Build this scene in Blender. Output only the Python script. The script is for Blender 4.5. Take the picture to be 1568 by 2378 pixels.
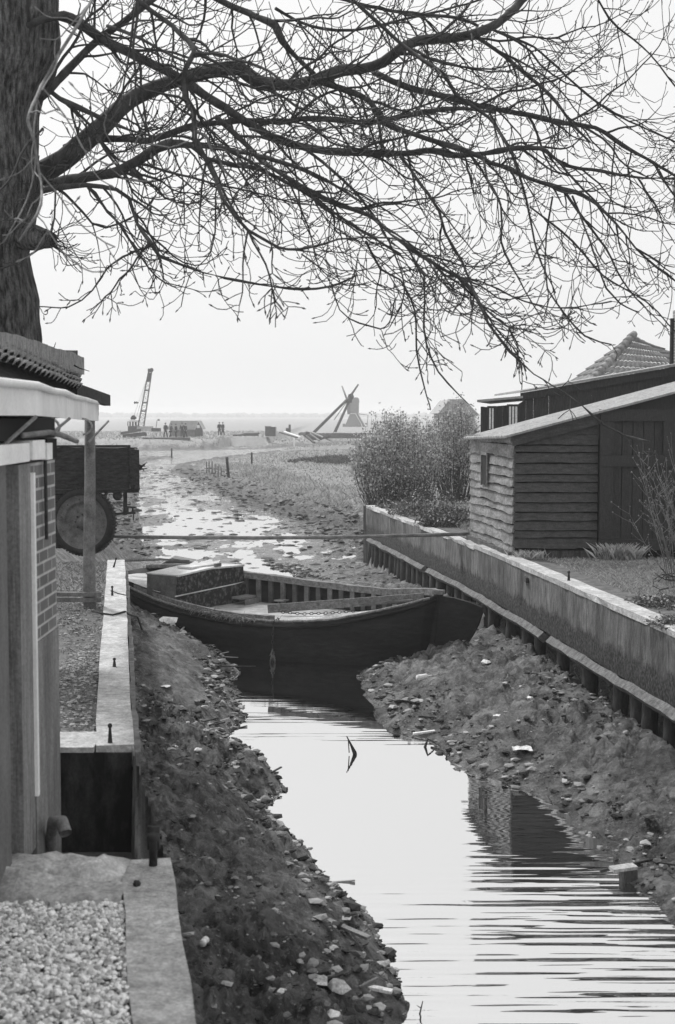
import bpy, bmesh, math, random
import numpy as np
from mathutils import Vector, Matrix, noise as mnoise
C = bpy.context.scene
for o in list(bpy.data.objects): bpy.data.objects.remove(o)
R = math.radians
random.seed(7); rng = np.random.default_rng(7)
COL = C.collection
# ------------------------------------------------------------------ camera
CAMZ = 3.3
PITCH = math.atan(224/3300.0)
cam_d = bpy.data.cameras.new('camera'); cam = bpy.data.objects.new('camera', cam_d); COL.objects.link(cam)
cam.location = (0, 0, CAMZ); cam.rotation_euler = (R(90)-PITCH, 0, 0)
cam_d.sensor_fit = 'VERTICAL'; cam_d.sensor_height = 36; cam_d.sensor_width = 24; cam_d.lens = 49.96
cam_d.clip_start = .1; cam_d.clip_end = 6000
cam_d.dof.use_dof = True; cam_d.dof.focus_distance = 23; cam_d.dof.aperture_fstop = 4.5
C.camera = cam
# ------------------------------------------------------------------ sky, sun, exposure (black and white photograph: all neutral)
SUN_EL, SUN_AZ = R(46), R(-32)      # azimuth from +Y towards +X ; sun stands beyond and to the left
w = bpy.data.worlds.new('World'); C.world = w; w.use_nodes = True
nt = w.node_tree; nt.nodes.clear()
sky = nt.nodes.new('ShaderNodeTexSky'); sky.sky_type = 'NISHITA'; sky.sun_disc = False
sky.sun_elevation = SUN_EL; sky.sun_rotation = SUN_AZ; sky.air_density = 1.6; sky.dust_density = 6; sky.ozone_density = .5
bw = nt.nodes.new('ShaderNodeRGBToBW')
mixc = nt.nodes.new('ShaderNodeMix'); mixc.data_type = 'FLOAT'; mixc.inputs[0].default_value = .85
mixc.inputs[3].default_value = 10.0
bg = nt.nodes.new('ShaderNodeBackground'); bg.inputs[1].default_value = .1
wo = nt.nodes.new('ShaderNodeOutputWorld')
nt.links.new(sky.outputs[0], bw.inputs[0]); nt.links.new(bw.outputs[0], mixc.inputs[2])
nt.links.new(mixc.outputs[0], bg.inputs[0]); nt.links.new(bg.outputs[0], wo.inputs[0])
sd = bpy.data.lights.new('sun', 'SUN'); sd.energy = 3.2; sd.angle = R(6); sd.color = (1, 1, 1)
so = bpy.data.objects.new('sun', sd); COL.objects.link(so)
sdir = Vector((math.sin(SUN_AZ)*math.cos(SUN_EL), math.cos(SUN_AZ)*math.cos(SUN_EL), math.sin(SUN_EL)))
so.rotation_euler = sdir.to_track_quat('Z', 'Y').to_euler(); so.location = sdir*60
C.view_settings.view_transform = 'Standard'; C.view_settings.look = 'None'
C.view_settings.exposure = 0; C.view_settings.gamma = 1
C.render.engine = 'CYCLES'
C.cycles.volume_bounces = 1; C.cycles.max_bounces = 6; C.cycles.transparent_max_bounces = 6
# ------------------------------------------------------------------ survey helpers: the photograph's measured sight lines -> places in the world
cp, sp_ = math.cos(PITCH), math.sin(PITCH)
def ray(x, y):
    u = 1189-y
    return Vector((x-784, 3300*cp+u*sp_, -3300*sp_+u*cp))
def G(x, y, z=1.0):
    r = ray(x, y); t = (z-CAMZ)/r.z; return Vector((r.x*t, r.y*t, z))
def D(x, y, Y):
    r = ray(x, y); t = Y/r.y; return Vector((r.x*t, Y, CAMZ+r.z*t))
WZ = -.7
# ------------------------------------------------------------------ materials
MATS = {}
def mat(name, lo, hi, scale=6, rough=.8, bump=.3, stretch=(1,1,1), detail=6, lo2=None, spec=.3, bdist=.01, island=False, p0=.3, p1=.7, fine=0, speck=55, sa=.3):
    if name in MATS: return MATS[name]
    m = bpy.data.materials.new(name); m.use_nodes = True; n = m.node_tree.nodes; L = m.node_tree.links
    b = n['Principled BSDF']; b.inputs['Roughness'].default_value = rough
    b.inputs['Specular IOR Level'].default_value = spec
    tc = n.new('ShaderNodeTexCoord'); mp = n.new('ShaderNodeMapping'); mp.inputs['Scale'].default_value = stretch
    L.new(tc.outputs['Object'], mp.inputs[0])
    ns = n.new('ShaderNodeTexNoise'); ns.inputs['Scale'].default_value = scale; ns.inputs['Detail'].default_value = detail
    ns.inputs['Roughness'].default_value = .62
    L.new(mp.outputs[0], ns.inputs[0])
    rp = n.new('ShaderNodeValToRGB'); rp.color_ramp.elements[0].position = p0; rp.color_ramp.elements[1].position = p1
    rp.color_ramp.elements[0].color = (lo,)*3+(1,); rp.color_ramp.elements[1].color = (hi,)*3+(1,)
    src = ns.outputs[0]
    if island:
        g = n.new('ShaderNodeNewGeometry'); mm = n.new('ShaderNodeMath'); mm.operation = 'MULTIPLY_ADD'
        mm.inputs[1].default_value = .35; ad = n.new('ShaderNodeMath'); ad.operation = 'MULTIPLY'; ad.inputs[1].default_value = .75
        L.new(ns.outputs[0], mm.inputs[0]); L.new(g.outputs['Random Per Island'], ad.inputs[0]); L.new(ad.outputs[0], mm.inputs[2]); src = mm.outputs[0]
    L.new(src, rp.inputs[0]); col = rp.outputs[0]
    if lo2 is not None:      # large stains
        n2 = n.new('ShaderNodeTexNoise'); n2.inputs['Scale'].default_value = scale*.17; n2.inputs['Detail'].default_value = 4
        L.new(mp.outputs[0], n2.inputs[0])
        r2 = n.new('ShaderNodeValToRGB'); r2.color_ramp.elements[0].position = .42; r2.color_ramp.elements[1].position = .6
        r2.color_ramp.elements[0].color = (lo2,)*3+(1,); r2.color_ramp.elements[1].color = (1,1,1,1)
        L.new(n2.outputs[0], r2.inputs[0])
        mx = n.new('ShaderNodeMix'); mx.data_type = 'RGBA'; mx.blend_type = 'MULTIPLY'; mx.inputs[0].default_value = 1
        L.new(col, mx.inputs[6]); L.new(r2.outputs[0], mx.inputs[7]); col = mx.outputs[2]
    if not island:
        n5 = n.new('ShaderNodeTexNoise'); n5.inputs['Scale'].default_value = speck; n5.inputs['Detail'].default_value = 3; n5.inputs['Roughness'].default_value = .7; L.new(tc.outputs['Object'], n5.inputs[0])
        m5 = n.new('ShaderNodeMapRange'); m5.inputs[1].default_value = .3; m5.inputs[2].default_value = .7; m5.inputs[3].default_value = 1-sa; m5.inputs[4].default_value = 1+sa; L.new(n5.outputs[0], m5.inputs[0])
        x5 = n.new('ShaderNodeMix'); x5.data_type = 'RGBA'; x5.blend_type = 'MULTIPLY'; x5.inputs[0].default_value = 1; L.new(col, x5.inputs[6]); L.new(m5.outputs[0], x5.inputs[7]); col = x5.outputs[2]
    L.new(col, b.inputs['Base Color'])
    if bump:
        bn = n.new('ShaderNodeBump'); bn.inputs['Strength'].default_value = bump; bn.inputs['Distance'].default_value = bdist
        n3 = n.new('ShaderNodeTexNoise'); n3.inputs['Scale'].default_value = scale*(fine or 3); n3.inputs['Detail'].default_value = 5
        L.new(mp.outputs[0], n3.inputs[0]); L.new(n3.outputs[0], bn.inputs['Height']); L.new(bn.outputs[0], b.inputs['Normal'])
    MATS[name] = m; m['col'] = 0
    return m
M = {}
M['bark'] = mat('bark', .02, .22, 5, .95, 1.0, (5,5,1.1), bdist=.06, p0=.38, p1=.68)
M['limb'] = mat('limb_bark', .022, .075, 9, .9, .7, bdist=.01)
M['twig'] = mat('twig_bark', .02, .055, 9, .85, .2)
M['palelimb'] = mat('pale_twig_bark', .1, .24, 9, .8, .3)
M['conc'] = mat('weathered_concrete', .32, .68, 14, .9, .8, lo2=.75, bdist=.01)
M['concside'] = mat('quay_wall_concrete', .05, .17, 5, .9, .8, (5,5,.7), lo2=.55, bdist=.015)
M['moss'] = mat('dark_moss', .008, .06, 22, .95, 1, bdist=.05, p0=.4, p1=.75)
M['darkconc'] = mat('damp_concrete', .01, .05, 3, .8, .6, lo2=.5)
M['plank'] = mat('grey_timber', .09, .26, 6, .85, .7, (1,1,1), bdist=.01)
M['wetpile'] = mat('wet_pile_timber', .01, .045, 8, .6, .6, (4,4,1))
M['waler'] = mat('waler_timber', .05, .2, 10, .85, .9, bdist=.015)
M['iron'] = mat('rusty_iron', .012, .05, 20, .7, .5)
M['hull'] = mat('tarred_hull', .003, .022, 5, .65, .5, (1,1,4), spec=.25, lo2=.5)
M['rail'] = mat('gunwale_timber', .10, .30, 16, .9, 1, bdist=.02)
M['mottle'] = mat('mottled_bulkhead', .02, .22, 12, .8, .5, detail=8, p0=.48, p1=.78)
M['deck'] = mat('light_deck', .55, .8, 7, .6, .3, lo2=.7)
M['cabin'] = mat('cabin_side_paint', .06, .13, 7, .7, .4)
M['holdwater'] = mat('silt_in_hold', .2, .55, 6, .35, .3)
M['whitepaint'] = mat('dirty_white_paint', .80, .95, 6, .6, .3, lo2=.88, sa=.1)
M['doorpaint'] = mat('grey_door_paint', .11, .16, 5, .6, .3, (3,3,.5))
M['plaster'] = mat('stained_plaster', .12, .26, 4, .9, .5, (3,3,.4), lo2=.8)
M['framewood'] = mat('door_frame_timber', .12, .28, 5, .8, .5, (6,6,.5))
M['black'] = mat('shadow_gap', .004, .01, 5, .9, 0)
M['tile'] = mat('clay_roof_tile', .2, .55, 12, .9, .8, lo2=.6, bdist=.01)
M['lighttile'] = mat('grey_roof_tile', .2, .42, 10, .9, .6, lo2=.7, bdist=.01)
M['mortar'] = mat('mossy_mortar', .16, .42, 12, .95, 1, bdist=.02)
M['tarboard'] = mat('tarred_boards', .034, .085, 7, .75, .5, (1,1,3), bdist=.01)
M['tardoor'] = mat('tarred_door', .024, .044, 9, .7, .4, (4,4,.8))
M['weather'] = mat('weathered_boards', .14, .36, 9, .9, .8, (1,1,3), lo2=.6, bdist=.01)
M['roofsheet'] = mat('fibre_cement_sheet', .26, .46, 20, .9, .6, lo2=.8)
M['barnboard'] = mat('dark_barn_boards', .022, .055, 9, .8, .5, (5,5,.6))
M['wagonwood'] = mat('rotten_wagon_timber', .008, .05, 9, .9, 1, (1,1,3), bdist=.02)
M['tyre'] = mat('tyre_rubber', .012, .03, 12, .8, .6)
M['rim'] = mat('rusty_wheel_disc', .06, .16, 9, .8, .5)
M['pebble'] = mat('pale_gravel', .18, 1.0, 30, .85, .3, island=True, p0=.1, p1=.85)
M['rubble'] = mat('shore_rubble', .02, .46, 30, .7, .4, island=True, p0=.5, p1=1.12)
M['pale'] = mat('white_litter', .6, .8, 20, .5, .3)
M['grass'] = mat('winter_grass', .07, .34, 30, .9, 0, island=True, p0=.1, p1=.95)
M['fargrass'] = mat('pale_reeds', .16, .62, 30, .9, 0, island=True, p0=.1, p1=.95)
M['leaf'] = mat('shrub_leaf', .12, .7, 30, .7, 0, island=True, p0=.1, p1=.95)
M['weed'] = mat('weed_leaf', .05, .34, 30, .7, 0, island=True, p0=.1, p1=.95)
M['stem'] = mat('shrub_stem', .05, .12, 9, .8, .2)
M['coat'] = mat('dark_wool', .010, .02, 9, .9, .1)
M['coat2'] = mat('grey_wool', .05, .08, 9, .9, .1)
M['skin'] = mat('skin', .3, .36, 9, .6, 0)
M['crane'] = mat('crane_steel', .05, .1, 3, .6, 0)
M['paintlight'] = mat('pale_cab_paint', .35, .5, 3, .6, 0)
M['glass'] = mat('dim_glass', .03, .08, 3, .15, 0, spec=.6)
M['millwood'] = mat('mill_boards', .12, .2, 3, .8, 0)
M['thatch'] = mat('mill_thatch', .16, .24, 3, .9, 0)
M['haystack'] = mat('pale_barn_roof', .3, .42, 2, .9, .1)
M['rope'] = mat('tarred_rope', .015, .05, 40, .9, .3)
def mosswall():
    m = mat('mossy_quay_concrete', .06, .22, 4, .9, .8, (3,3,.9), lo2=.55, bdist=.015); n = m.node_tree.nodes; L = m.node_tree.links; b = n['Principled BSDF']
    src = b.inputs['Base Color'].links[0].from_socket
    tc = n.new('ShaderNodeTexCoord'); sx = n.new('ShaderNodeSeparateXYZ'); L.new(tc.outputs['Object'], sx.inputs[0])
    ns = n.new('ShaderNodeTexNoise'); ns.inputs['Scale'].default_value = 3.2; ns.inputs['Detail'].default_value = 9; ns.inputs['Roughness'].default_value = .7; L.new(tc.outputs['Object'], ns.inputs[0])
    a = n.new('ShaderNodeMath'); a.operation = 'MULTIPLY_ADD'; a.inputs[1].default_value = .55; L.new(ns.outputs[0], a.inputs[0]); L.new(sx.outputs['Z'], a.inputs[2])
    mr = n.new('ShaderNodeMapRange'); mr.inputs[1].default_value = .80; mr.inputs[2].default_value = .70; L.new(a.outputs[0], mr.inputs[0])
    r2 = n.new('ShaderNodeValToRGB'); r2.color_ramp.elements[0].position = .4; r2.color_ramp.elements[1].position = .75
    r2.color_ramp.elements[0].color = (.012,)*3+(1,); r2.color_ramp.elements[1].color = (.09,)*3+(1,)
    n4 = n.new('ShaderNodeTexNoise'); n4.inputs['Scale'].default_value = 24; L.new(tc.outputs['Object'], n4.inputs[0]); L.new(n4.outputs[0], r2.inputs[0])
    mx = n.new('ShaderNodeMix'); mx.data_type = 'RGBA'; L.new(mr.outputs[0], mx.inputs[0]); L.new(src, mx.inputs[6]); L.new(r2.outputs[0], mx.inputs[7]); L.new(mx.outputs[2], b.inputs['Base Color'])
    return m
M['mosswall'] = mosswall(); M['shadestain'] = mat('shaded_stained_recess', .005, .07, 2.6, .9, .6, (2,2,.8), p0=.45, p1=.75); M['earth'] = mat('bank_earth', .05, .16, 9, .95, .8)
def brick_mat(name, c1, c2, mo, axis='y', s=1.0):
    m = bpy.data.materials.new(name); m.use_nodes = True; n = m.node_tree.nodes; L = m.node_tree.links; b = n['Principled BSDF']
    tc = n.new('ShaderNodeTexCoord'); sx = n.new('ShaderNodeSeparateXYZ'); cx = n.new('ShaderNodeCombineXYZ')
    L.new(tc.outputs['Object'], sx.inputs[0]); L.new(sx.outputs['Y' if axis == 'y' else 'X'], cx.inputs[0]); L.new(sx.outputs['Z'], cx.inputs[1])
    br = n.new('ShaderNodeTexBrick'); br.inputs['Scale'].default_value = 1; br.inputs['Brick Width'].default_value = .22*s
    br.inputs['Row Height'].default_value = .068*s; br.inputs['Mortar Size'].default_value = .009*s; br.inputs['Mortar Smooth'].default_value = .4
    br.inputs['Color1'].default_value = (c1,)*3+(1,); br.inputs['Color2'].default_value = (c2,)*3+(1,); br.inputs['Mortar'].default_value = (mo,)*3+(1,)
    L.new(cx.outputs[0], br.inputs[0])
    ns = n.new('ShaderNodeTexNoise'); ns.inputs['Scale'].default_value = 9; ns.inputs['Detail'].default_value = 6; L.new(tc.outputs['Object'], ns.inputs[0])
    mr = n.new('ShaderNodeMapRange'); mr.inputs[3].default_value = .55; mr.inputs[4].default_value = 1.45; L.new(ns.outputs[0], mr.inputs[0])
    mx = n.new('ShaderNodeMix'); mx.data_type = 'RGBA'; mx.blend_type = 'MULTIPLY'; mx.inputs[0].default_value = 1
    L.new(br.outputs[0], mx.inputs[6]); L.new(mr.outputs[0], mx.inputs[7]); L.new(mx.outputs[2], b.inputs['Base Color'])
    bn = n.new('ShaderNodeBump'); bn.inputs['Strength'].default_value = .6; bn.inputs['Distance'].default_value = .01; bn.invert = True
    L.new(br.outputs['Fac'], bn.inputs['Height']); L.new(bn.outputs[0], b.inputs['Normal']); b.inputs['Roughness'].default_value = .9
    return m
M['brick'] = brick_mat('red_brick', .10, .17, .42)
M['brick2'] = brick_mat('house_brick', .16, .24, .4, 'x')
# ------------------------------------------------------------------ mesh builder
class MB:
    def __init__(s): s.v = []; s.f = []
    def add(s, vs, fs):
        k = len(s.v); s.v += [tuple(v) for v in vs]; s.f += [tuple(i+k for i in f) for f in fs]; return s
    def obox(s, c, ax, ay, az):      # centre + half axes
        c, ax, ay, az = map(Vector, (c, ax, ay, az))
        vs = [c+ax*i+ay*j+az*k for i in (-1,1) for j in (-1,1) for k in (-1,1)]
        return s.add(vs, [(0,1,3,2),(4,6,7,5),(0,4,5,1),(2,3,7,6),(0,2,6,4),(1,5,7,3)])
    def box(s, a, b):
        a, b = Vector(a), Vector(b); c = (a+b)/2; h = (b-a)/2
        return s.obox(c, (h.x,0,0), (0,h.y,0), (0,0,h.z))
    def beam(s, a, b, w, h, up=(0,0,1)):
        a, b = Vector(a), Vector(b); d = (b-a); l = d.length; d.normalize(); up = Vector(up)
        sd_ = d.cross(up)
        if sd_.length < 1e-4: sd_ = d.cross(Vector((1,0,0)))
        sd_.normalize(); u2 = sd_.cross(d)
        return s.obox((a+b)/2, d*l/2, sd_*w/2, u2*h/2)
    def tube(s, pts, rad, n=6, cap=True):
        pts = [Vector(p) for p in pts]; m = len(pts)
        if not hasattr(rad, '__len__'): rad = [rad]*m
        t = (pts[1]-pts[0]).normalized(); ref = Vector((0,0,1)) if abs(t.z) < .9 else Vector((1,0,0))
        u = t.cross(ref).normalized(); vs = []
        for i in range(m):
            if i: 
                t = (pts[min(i+1,m-1)]-pts[i-1]).normalized(); u = (u-t*u.dot(t)).normalized()
            w_ = t.cross(u)
            for k in range(n):
                a = 2*math.pi*k/n; vs.append(pts[i]+(u*math.cos(a)+w_*math.sin(a))*rad[i])
        fs = [(i*n+k, i*n+(k+1) % n, (i+1)*n+(k+1) % n, (i+1)*n+k) for i in range(m-1) for k in range(n)]
        if cap: fs += [tuple(range(n))[::-1], tuple((m-1)*n+k for k in range(n))]
        return s.add(vs, fs)
    def lathe(s, c, axis, prof, n=24):   # prof: (along, radius)
        c = Vector(c); axis = Vector(axis).normalized(); ref = Vector((0,0,1)) if abs(axis.z) < .9 else Vector((1,0,0))
        u = axis.cross(ref).normalized(); w_ = axis.cross(u); vs = []; m = len(prof)
        for h, r in prof:
            for k in range(n):
                a = 2*math.pi*k/n; vs.append(c+axis*h+(u*math.cos(a)+w_*math.sin(a))*max(r,1e-4))
        fs = [(i*n+k, i*n+(k+1) % n, (i+1)*n+(k+1) % n, (i+1)*n+k) for i in range(m-1) for k in range(n)]
        return s.add(vs, fs)
    def prism(s, poly, d):
        k = len(poly); d = Vector(d); poly = [Vector(p) for p in poly]
        return s.add(poly+[p+d for p in poly], [tuple(range(k))[::-1], tuple(range(k,2*k))]+[(i,(i+1) % k,(i+1) % k+k,i+k) for i in range(k)])
    def stone(s, c, r, sq=(1,1,1), jit=.3):
        c = Vector(c); t = (1+5**.5)/2
        V = [(-1,t,0),(1,t,0),(-1,-t,0),(1,-t,0),(0,-1,t),(0,1,t),(0,-1,-t),(0,1,-t),(t,0,-1),(t,0,1),(-t,0,-1),(-t,0,1)]
        F = [(0,11,5),(0,5,1),(0,1,7),(0,7,10),(0,10,11),(1,5,9),(5,11,4),(11,10,2),(10,7,6),(7,1,8),(3,9,4),(3,4,2),(3,2,6),(3,6,8),(3,8,9),(4,9,5),(2,4,11),(6,2,10),(8,6,7),(9,8,1)]
        a = random.random()*6.28; ca, sa = math.cos(a), math.sin(a); vs = []
        for x, y, z in V:
            q = r/1.9*(1+random.uniform(-jit, jit)); x *= sq[0]*q; y *= sq[1]*q; z *= sq[2]*q
            vs.append(c+Vector((x*ca-y*sa, x*sa+y*ca, z)))
        return s.add(vs, F)
def root_loc(p):
    v = Vector((0,0,0))
    while p is not None: v += p.location; p = p.parent
    return v
def obj(name, mb, m, parent=None, smooth=False, origin=None):
    o_ = root_loc(parent) if parent else Vector(origin) if origin is not None else Vector((0,0,0))
    me = bpy.data.meshes.new(name)
    v = np.array(mb.v, dtype=np.float64).reshape(-1,3)-np.array(o_)
    me.from_pydata(v.tolist(), [], mb.f); me.materials.append(m)
    if smooth: me.shade_smooth()
    o = bpy.data.objects.new(name, me); COL.objects.link(o)
    if parent: o.parent = parent
    else: o.location = o_
    return o
def thing(name, label, cat, loc=(0,0,0), group=None):
    o = bpy.data.objects.new(name, None); COL.objects.link(o); o.location = loc; o.empty_display_size = .2
    o['label'] = label; o['category'] = cat
    if group: o['group'] = group
    return o
def tag(o, label, cat, group=None):
    o['label'] = label; o['category'] = cat
    if group: o['group'] = group
    return o
def kind(o, k): o['kind'] = k; return o
def copy_thing(o, loc, label=None, group=None, parent=None):
    c = o.copy(); COL.objects.link(c)
    if parent: c.parent = parent
    else:
        c.location = loc
        if label: c['label'] = label
        if group: c['group'] = group
    for ch in list(o.children): copy_thing(ch, None, parent=c)
    return c
def lerp(a, b, t): return a+(b-a)*t
# ------------------------------------------------------------------ noise in numpy
def _hash(ix, iy, seed):
    h = (ix.astype(np.int64)*374761393+iy.astype(np.int64)*668265263+seed*1442695041) & 0xffffffff
    h = ((h ^ (h >> 13))*1274126177) & 0xffffffff
    return ((h ^ (h >> 16)) & 0xffff)/65535.0
def vnoise(x, y, seed=0):
    ix, iy = np.floor(x), np.floor(y); fx, fy = x-ix, y-iy
    fx = fx*fx*(3-2*fx); fy = fy*fy*(3-2*fy)
    a = _hash(ix, iy, seed); b = _hash(ix+1, iy, seed); c = _hash(ix, iy+1, seed); d = _hash(ix+1, iy+1, seed)
    return (a*(1-fx)+b*fx)*(1-fy)+(c*(1-fx)+d*fx)*fy
def fbm(x, y, oct=4, seed=0):
    s = 0; a = .5; t = 0
    for i in range(oct):
        s = s+a*vnoise(x, y, seed+i*17); t += a; a *= .55; x = x*2.03+5.1; y = y*2.03+1.7
    return s/t-.5
def seg_dist(px, py, poly, closed=True):
    best = np.full(px.shape, 1e9); n = len(poly)
    for i in range(n if closed else n-1):
        ax, ay = poly[i]; bx, by = poly[(i+1) % n]; dx, dy = bx-ax, by-ay
        t = np.clip(((px-ax)*dx+(py-ay)*dy)/(dx*dx+dy*dy+1e-12), 0, 1)
        best = np.minimum(best, np.hypot(px-ax-t*dx, py-ay-t*dy))
    return best
def inside(px, py, poly):
    r = np.zeros(px.shape, bool); n = len(poly)
    for i in range(n):
        ax, ay = poly[i]; bx, by = poly[(i+1) % n]
        if ay == by: continue
        c = ((ay > py) != (by > py)) & (px < (bx-ax)*(py-ay)/(by-ay)+ax); r ^= c
    return r
# ------------------------------------------------------------------ plan of the place
LW = [(-.1,2.7),(-.53,5.24),(-.87,7.25),(-1.42,9.81),(-1.75,11.85),(-2.32,15.57),(-3.4,22.6)]      # edge of the left quay
RW = [(4.55,6.5),(3.62,15.12),(2.85,22.07),(2.37,26.05),(.74,37.04)]                                # face of the right wall
def lx(y): return np.interp(y, [p[1] for p in LW], [p[0] for p in LW])
def rx(y): return np.interp(y, [p[1] for p in RW], [p[0] for p in RW])
def g2(x, y, z=WZ): p = G(x, y, z); return (p.x, p.y)
WATER = [(1.2,3.5),(.55,8)] + [g2(*q) for q in [(925,2378),(945,2330),(912,2230),(870,2130),(800,2085),(760,2040),(740,2010),(700,1960),(640,1905),(600,1862),(662,1836),(650,1800),(560,1740),(525,1710),(575,1668),(548,1640),(552,1605),(520,1577),(560,1562),(500,1530),(470,1490),(420,1470),(372,1447)]] + \
        [(-3.1,28.6),(-2.95,32),(-3.2,36),(-4.2,41),(-4.6,46),(-3.2,47),(-2.3,42),(-1.5,37.5),(-.6,34),(.1,30.5),(.55,28),(.8,26)] + \
        [g2(*q) for q in [(1000,1500),(950,1527),(880,1538),(835,1560),(832,1590),(870,1640),(890,1690),(900,1702),(1000,1712),(1010,1745),(1045,1752),(1060,1768),(1085,1790),(1170,1812),(1250,1850),(1340,1905),(1390,1960),(1425,1990),(1445,2035),(1490,2070),(1568,2140)]]+[(2.9,9),(3.2,7.5),(3.3,3.5)]
CHAN = [(-.1,2.7)]+LW[1:]+[(-3.45,23.2),(-4.0,27),(-4.6,33),(-6.2,45),(-8.8,62),(-12,85),(-15,108),(-16.5,122),(-15.5,136),(-22,141),(-60,150),(-60,158),(-19.5,161),(-9.2,168),(-4.2,186),(6,205),(9,203),(1,186),(-4.5,170),(-8,152),(-10.9,136),(-12.9,115),(-11.9,101),(-9.6,91),(-5.4,68),(-3.1,59),(-1.1,52.5),(.9,48),(1.3,42),(1.0,37.3)]+RW[::-1]
def terrain(x, y):
    dw = seg_dist(x, y, WATER); inw = inside(x, y, WATER)
    dc = seg_dist(x, y, CHAN); inc = inside(x, y, CHAN)
    side = np.where(x < (lx(y)+rx(y))/2, 0, 1)
    rag = fbm(x*2.2, y*1.6, 4, 3)*.5+fbm(x*7, y*5, 3, 9)*.16
    far = np.clip((y-27)/8, 0, 1)
    near_scale = np.clip(y/12, .6, 1)
    sd_ = np.where(inw, -dw, dw)+rag*(.5+.8*far)*near_scale
    riseL = 1.12*(1-np.exp(-np.maximum(sd_,0)/1.25)); riseR = .5*(1-np.exp(-np.maximum(sd_,0)/1.0))
    riseL = riseL*(1-far)+far*.30*(1-np.exp(-np.maximum(sd_,0)/1.5))
    wallR = np.clip(1-dc/2.5, 0, 1)**1.5*np.interp(y,[24,30,36],[0,.10,.2])*(side == 1)*(y < 40)
    mud = np.where(side == 0, riseL, riseR*(1-far*.8))
    mud = np.where(sd_ > 0, mud, np.maximum(sd_*.35, -.4))+wallR*(sd_ > 0)
    # lumps
    am = np.clip(sd_*2.2, 0, 1)
    lump = fbm(x*1.6, y*1.1, 4, 21)*.2+(np.abs(fbm(x*5+.4*fbm(x*2,y*2,2,5), y*3.4, 4, 31))-.12)*-.34+fbm(x*14, y*10, 3, 41)*.09+fbm(x*34, y*24, 3, 43)*.05
    lump = lump*(.45+1.1*vnoise(x*.9+3, y*.6, 47))+np.where(side == 1, 1, .5)*(np.abs(fbm(x*1.1+y*.5, y*2.0-x*.4, 4, 49))-.1)*.36
    mud = mud+lump*am*(1-far*.45)
    # wide mud flat beyond the boat: puddles among low ridges
    pud = fbm(x*.7, y*.22, 5, 55)*.26+fbm(x*2.4, y*.9, 4, 66)*.16+np.abs(fbm(x*5, y*2.2, 3, 67))*.08
    cen = np.interp(y, [30,45,60,80,100,130,160,200], [-2,-3.4,-5.6,-8.5,-12.2,-13,-14,-3])
    hw = np.interp(y, [30,45,60,80,100,130,160,200], [1.5,2.2,2.8,2.8,2.6,3,20,12])
    off = np.clip((np.abs(x-cen)-hw)/3.0, 0, 1.6)
    flat = WZ-.004+off*.10+pud*(.36+.7*np.clip(off,0,1))+np.clip(off,0,1)*((np.abs(fbm(x*1.5, y*1.0, 4, 61))-.1)*.7+fbm(x*4,y*3,3,62)*.22)
    flat = np.where(y > 118, np.minimum(flat, WZ-.05+.12*np.clip(1-dc/1.5,0,1)), flat)
    base = WZ+mud
    hin = np.where(y < 30, base, np.where(y > 38, flat, lerp(base, np.minimum(flat, base+.1), np.clip((y-30)/8, 0, 1))))
    # banks outside the channel
    L_ = np.where(y > 120, 5.0, np.where(x > -3, 7.0, 5.0)); L_ = np.where((y < 36) & (x < 0), 2.0, L_)
    top = np.where(y > 60, .5, .9); top = np.where((x < -9) & (y > 75) & (y < 145), -.5, top); top = np.where((y >= 36) & (x > -9), np.interp(y, [36,60,85,115,150], [.85,.45,.1,-.3,-.35]), top); top = np.where((y > 98) & (y < 185) & (x > -14) & (x <= -3), -.55+np.clip((x+9)/8,0,1)*.25, top); top = np.where((y > 150) & (x > -9) & (y < 200), -.2+np.clip((x+6)/10, 0, 1)*.5, top)
    t = np.clip((dc+fbm(x*.5, y*.3, 3, 77)*2.2*np.clip((y-24)/20,0,1))/L_, 0, 1); t = t*t*(3-2*t)
    hout = WZ+.06+(top-WZ-.06)*t+fbm(x*.35, y*.25, 4, 88)*.14*t+fbm(x*3,y*3,3,99)*.05
    sc_ = np.clip(1-np.abs(dc-.8)/3.5, 0, 1)*(y > 38)
    hout = hout+sc_*((np.abs(fbm(x*1.1, y*.6, 4, 91))-.12)*-1.1+fbm(x*3.5, y*1.6, 3, 92)*.3)
    walls = ((x < 0) & (y < 22.6)) | ((x > 0) & (y < 37.6) & (x >= rx(y)+.62))
    under = (x > 0) & (y < 36.6) & (x >= rx(y)-.01) & (x < rx(y)+.62)
    hin_edge = WZ+np.interp(y, [5,15,25,32,37], [.42,.36,.30,.3,.35])+fbm(x*3,y*3,3,7)*.1
    hout = np.where(under, hin_edge, hout)
    hout = np.where(walls, .955+fbm(x*2, y*2, 4, 90)*.05, hout)
    h = np.where(inc, hin, hout)
    slot = (y > 7.30) & (y < 9.86) & (x < lx(y)-.02) & (x > -3.05)
    h = np.where(slot, .25, h)
    h = np.where(inc & (y < 5.24) & (x < 1), h, h)
    far2 = np.clip((y-220)/300, 0, 1)
    return h*(1-far2)+.5*far2
def ground_z(x, y): return float(terrain(np.array([float(x)]), np.array([float(y)]))[0])
ys = [2.2]
while ys[-1] < 2200: ys.append(ys[-1]*1.0055+.004)
ys = np.array(ys)
ts = np.concatenate([-np.geomspace(2.2,.34,34)[:-1], np.linspace(-.34,.34,330), np.geomspace(.34,2.2,34)[1:]])
YY, TT = np.meshgrid(ys, ts, indexing='ij'); XX = TT*YY
ZZ = terrain(XX.ravel(), YY.ravel()).reshape(XX.shape)
nr, nc = XX.shape
V = np.stack([XX.ravel(), YY.ravel(), ZZ.ravel()], 1)
idx = np.arange(nr*nc).reshape(nr, nc)
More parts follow.
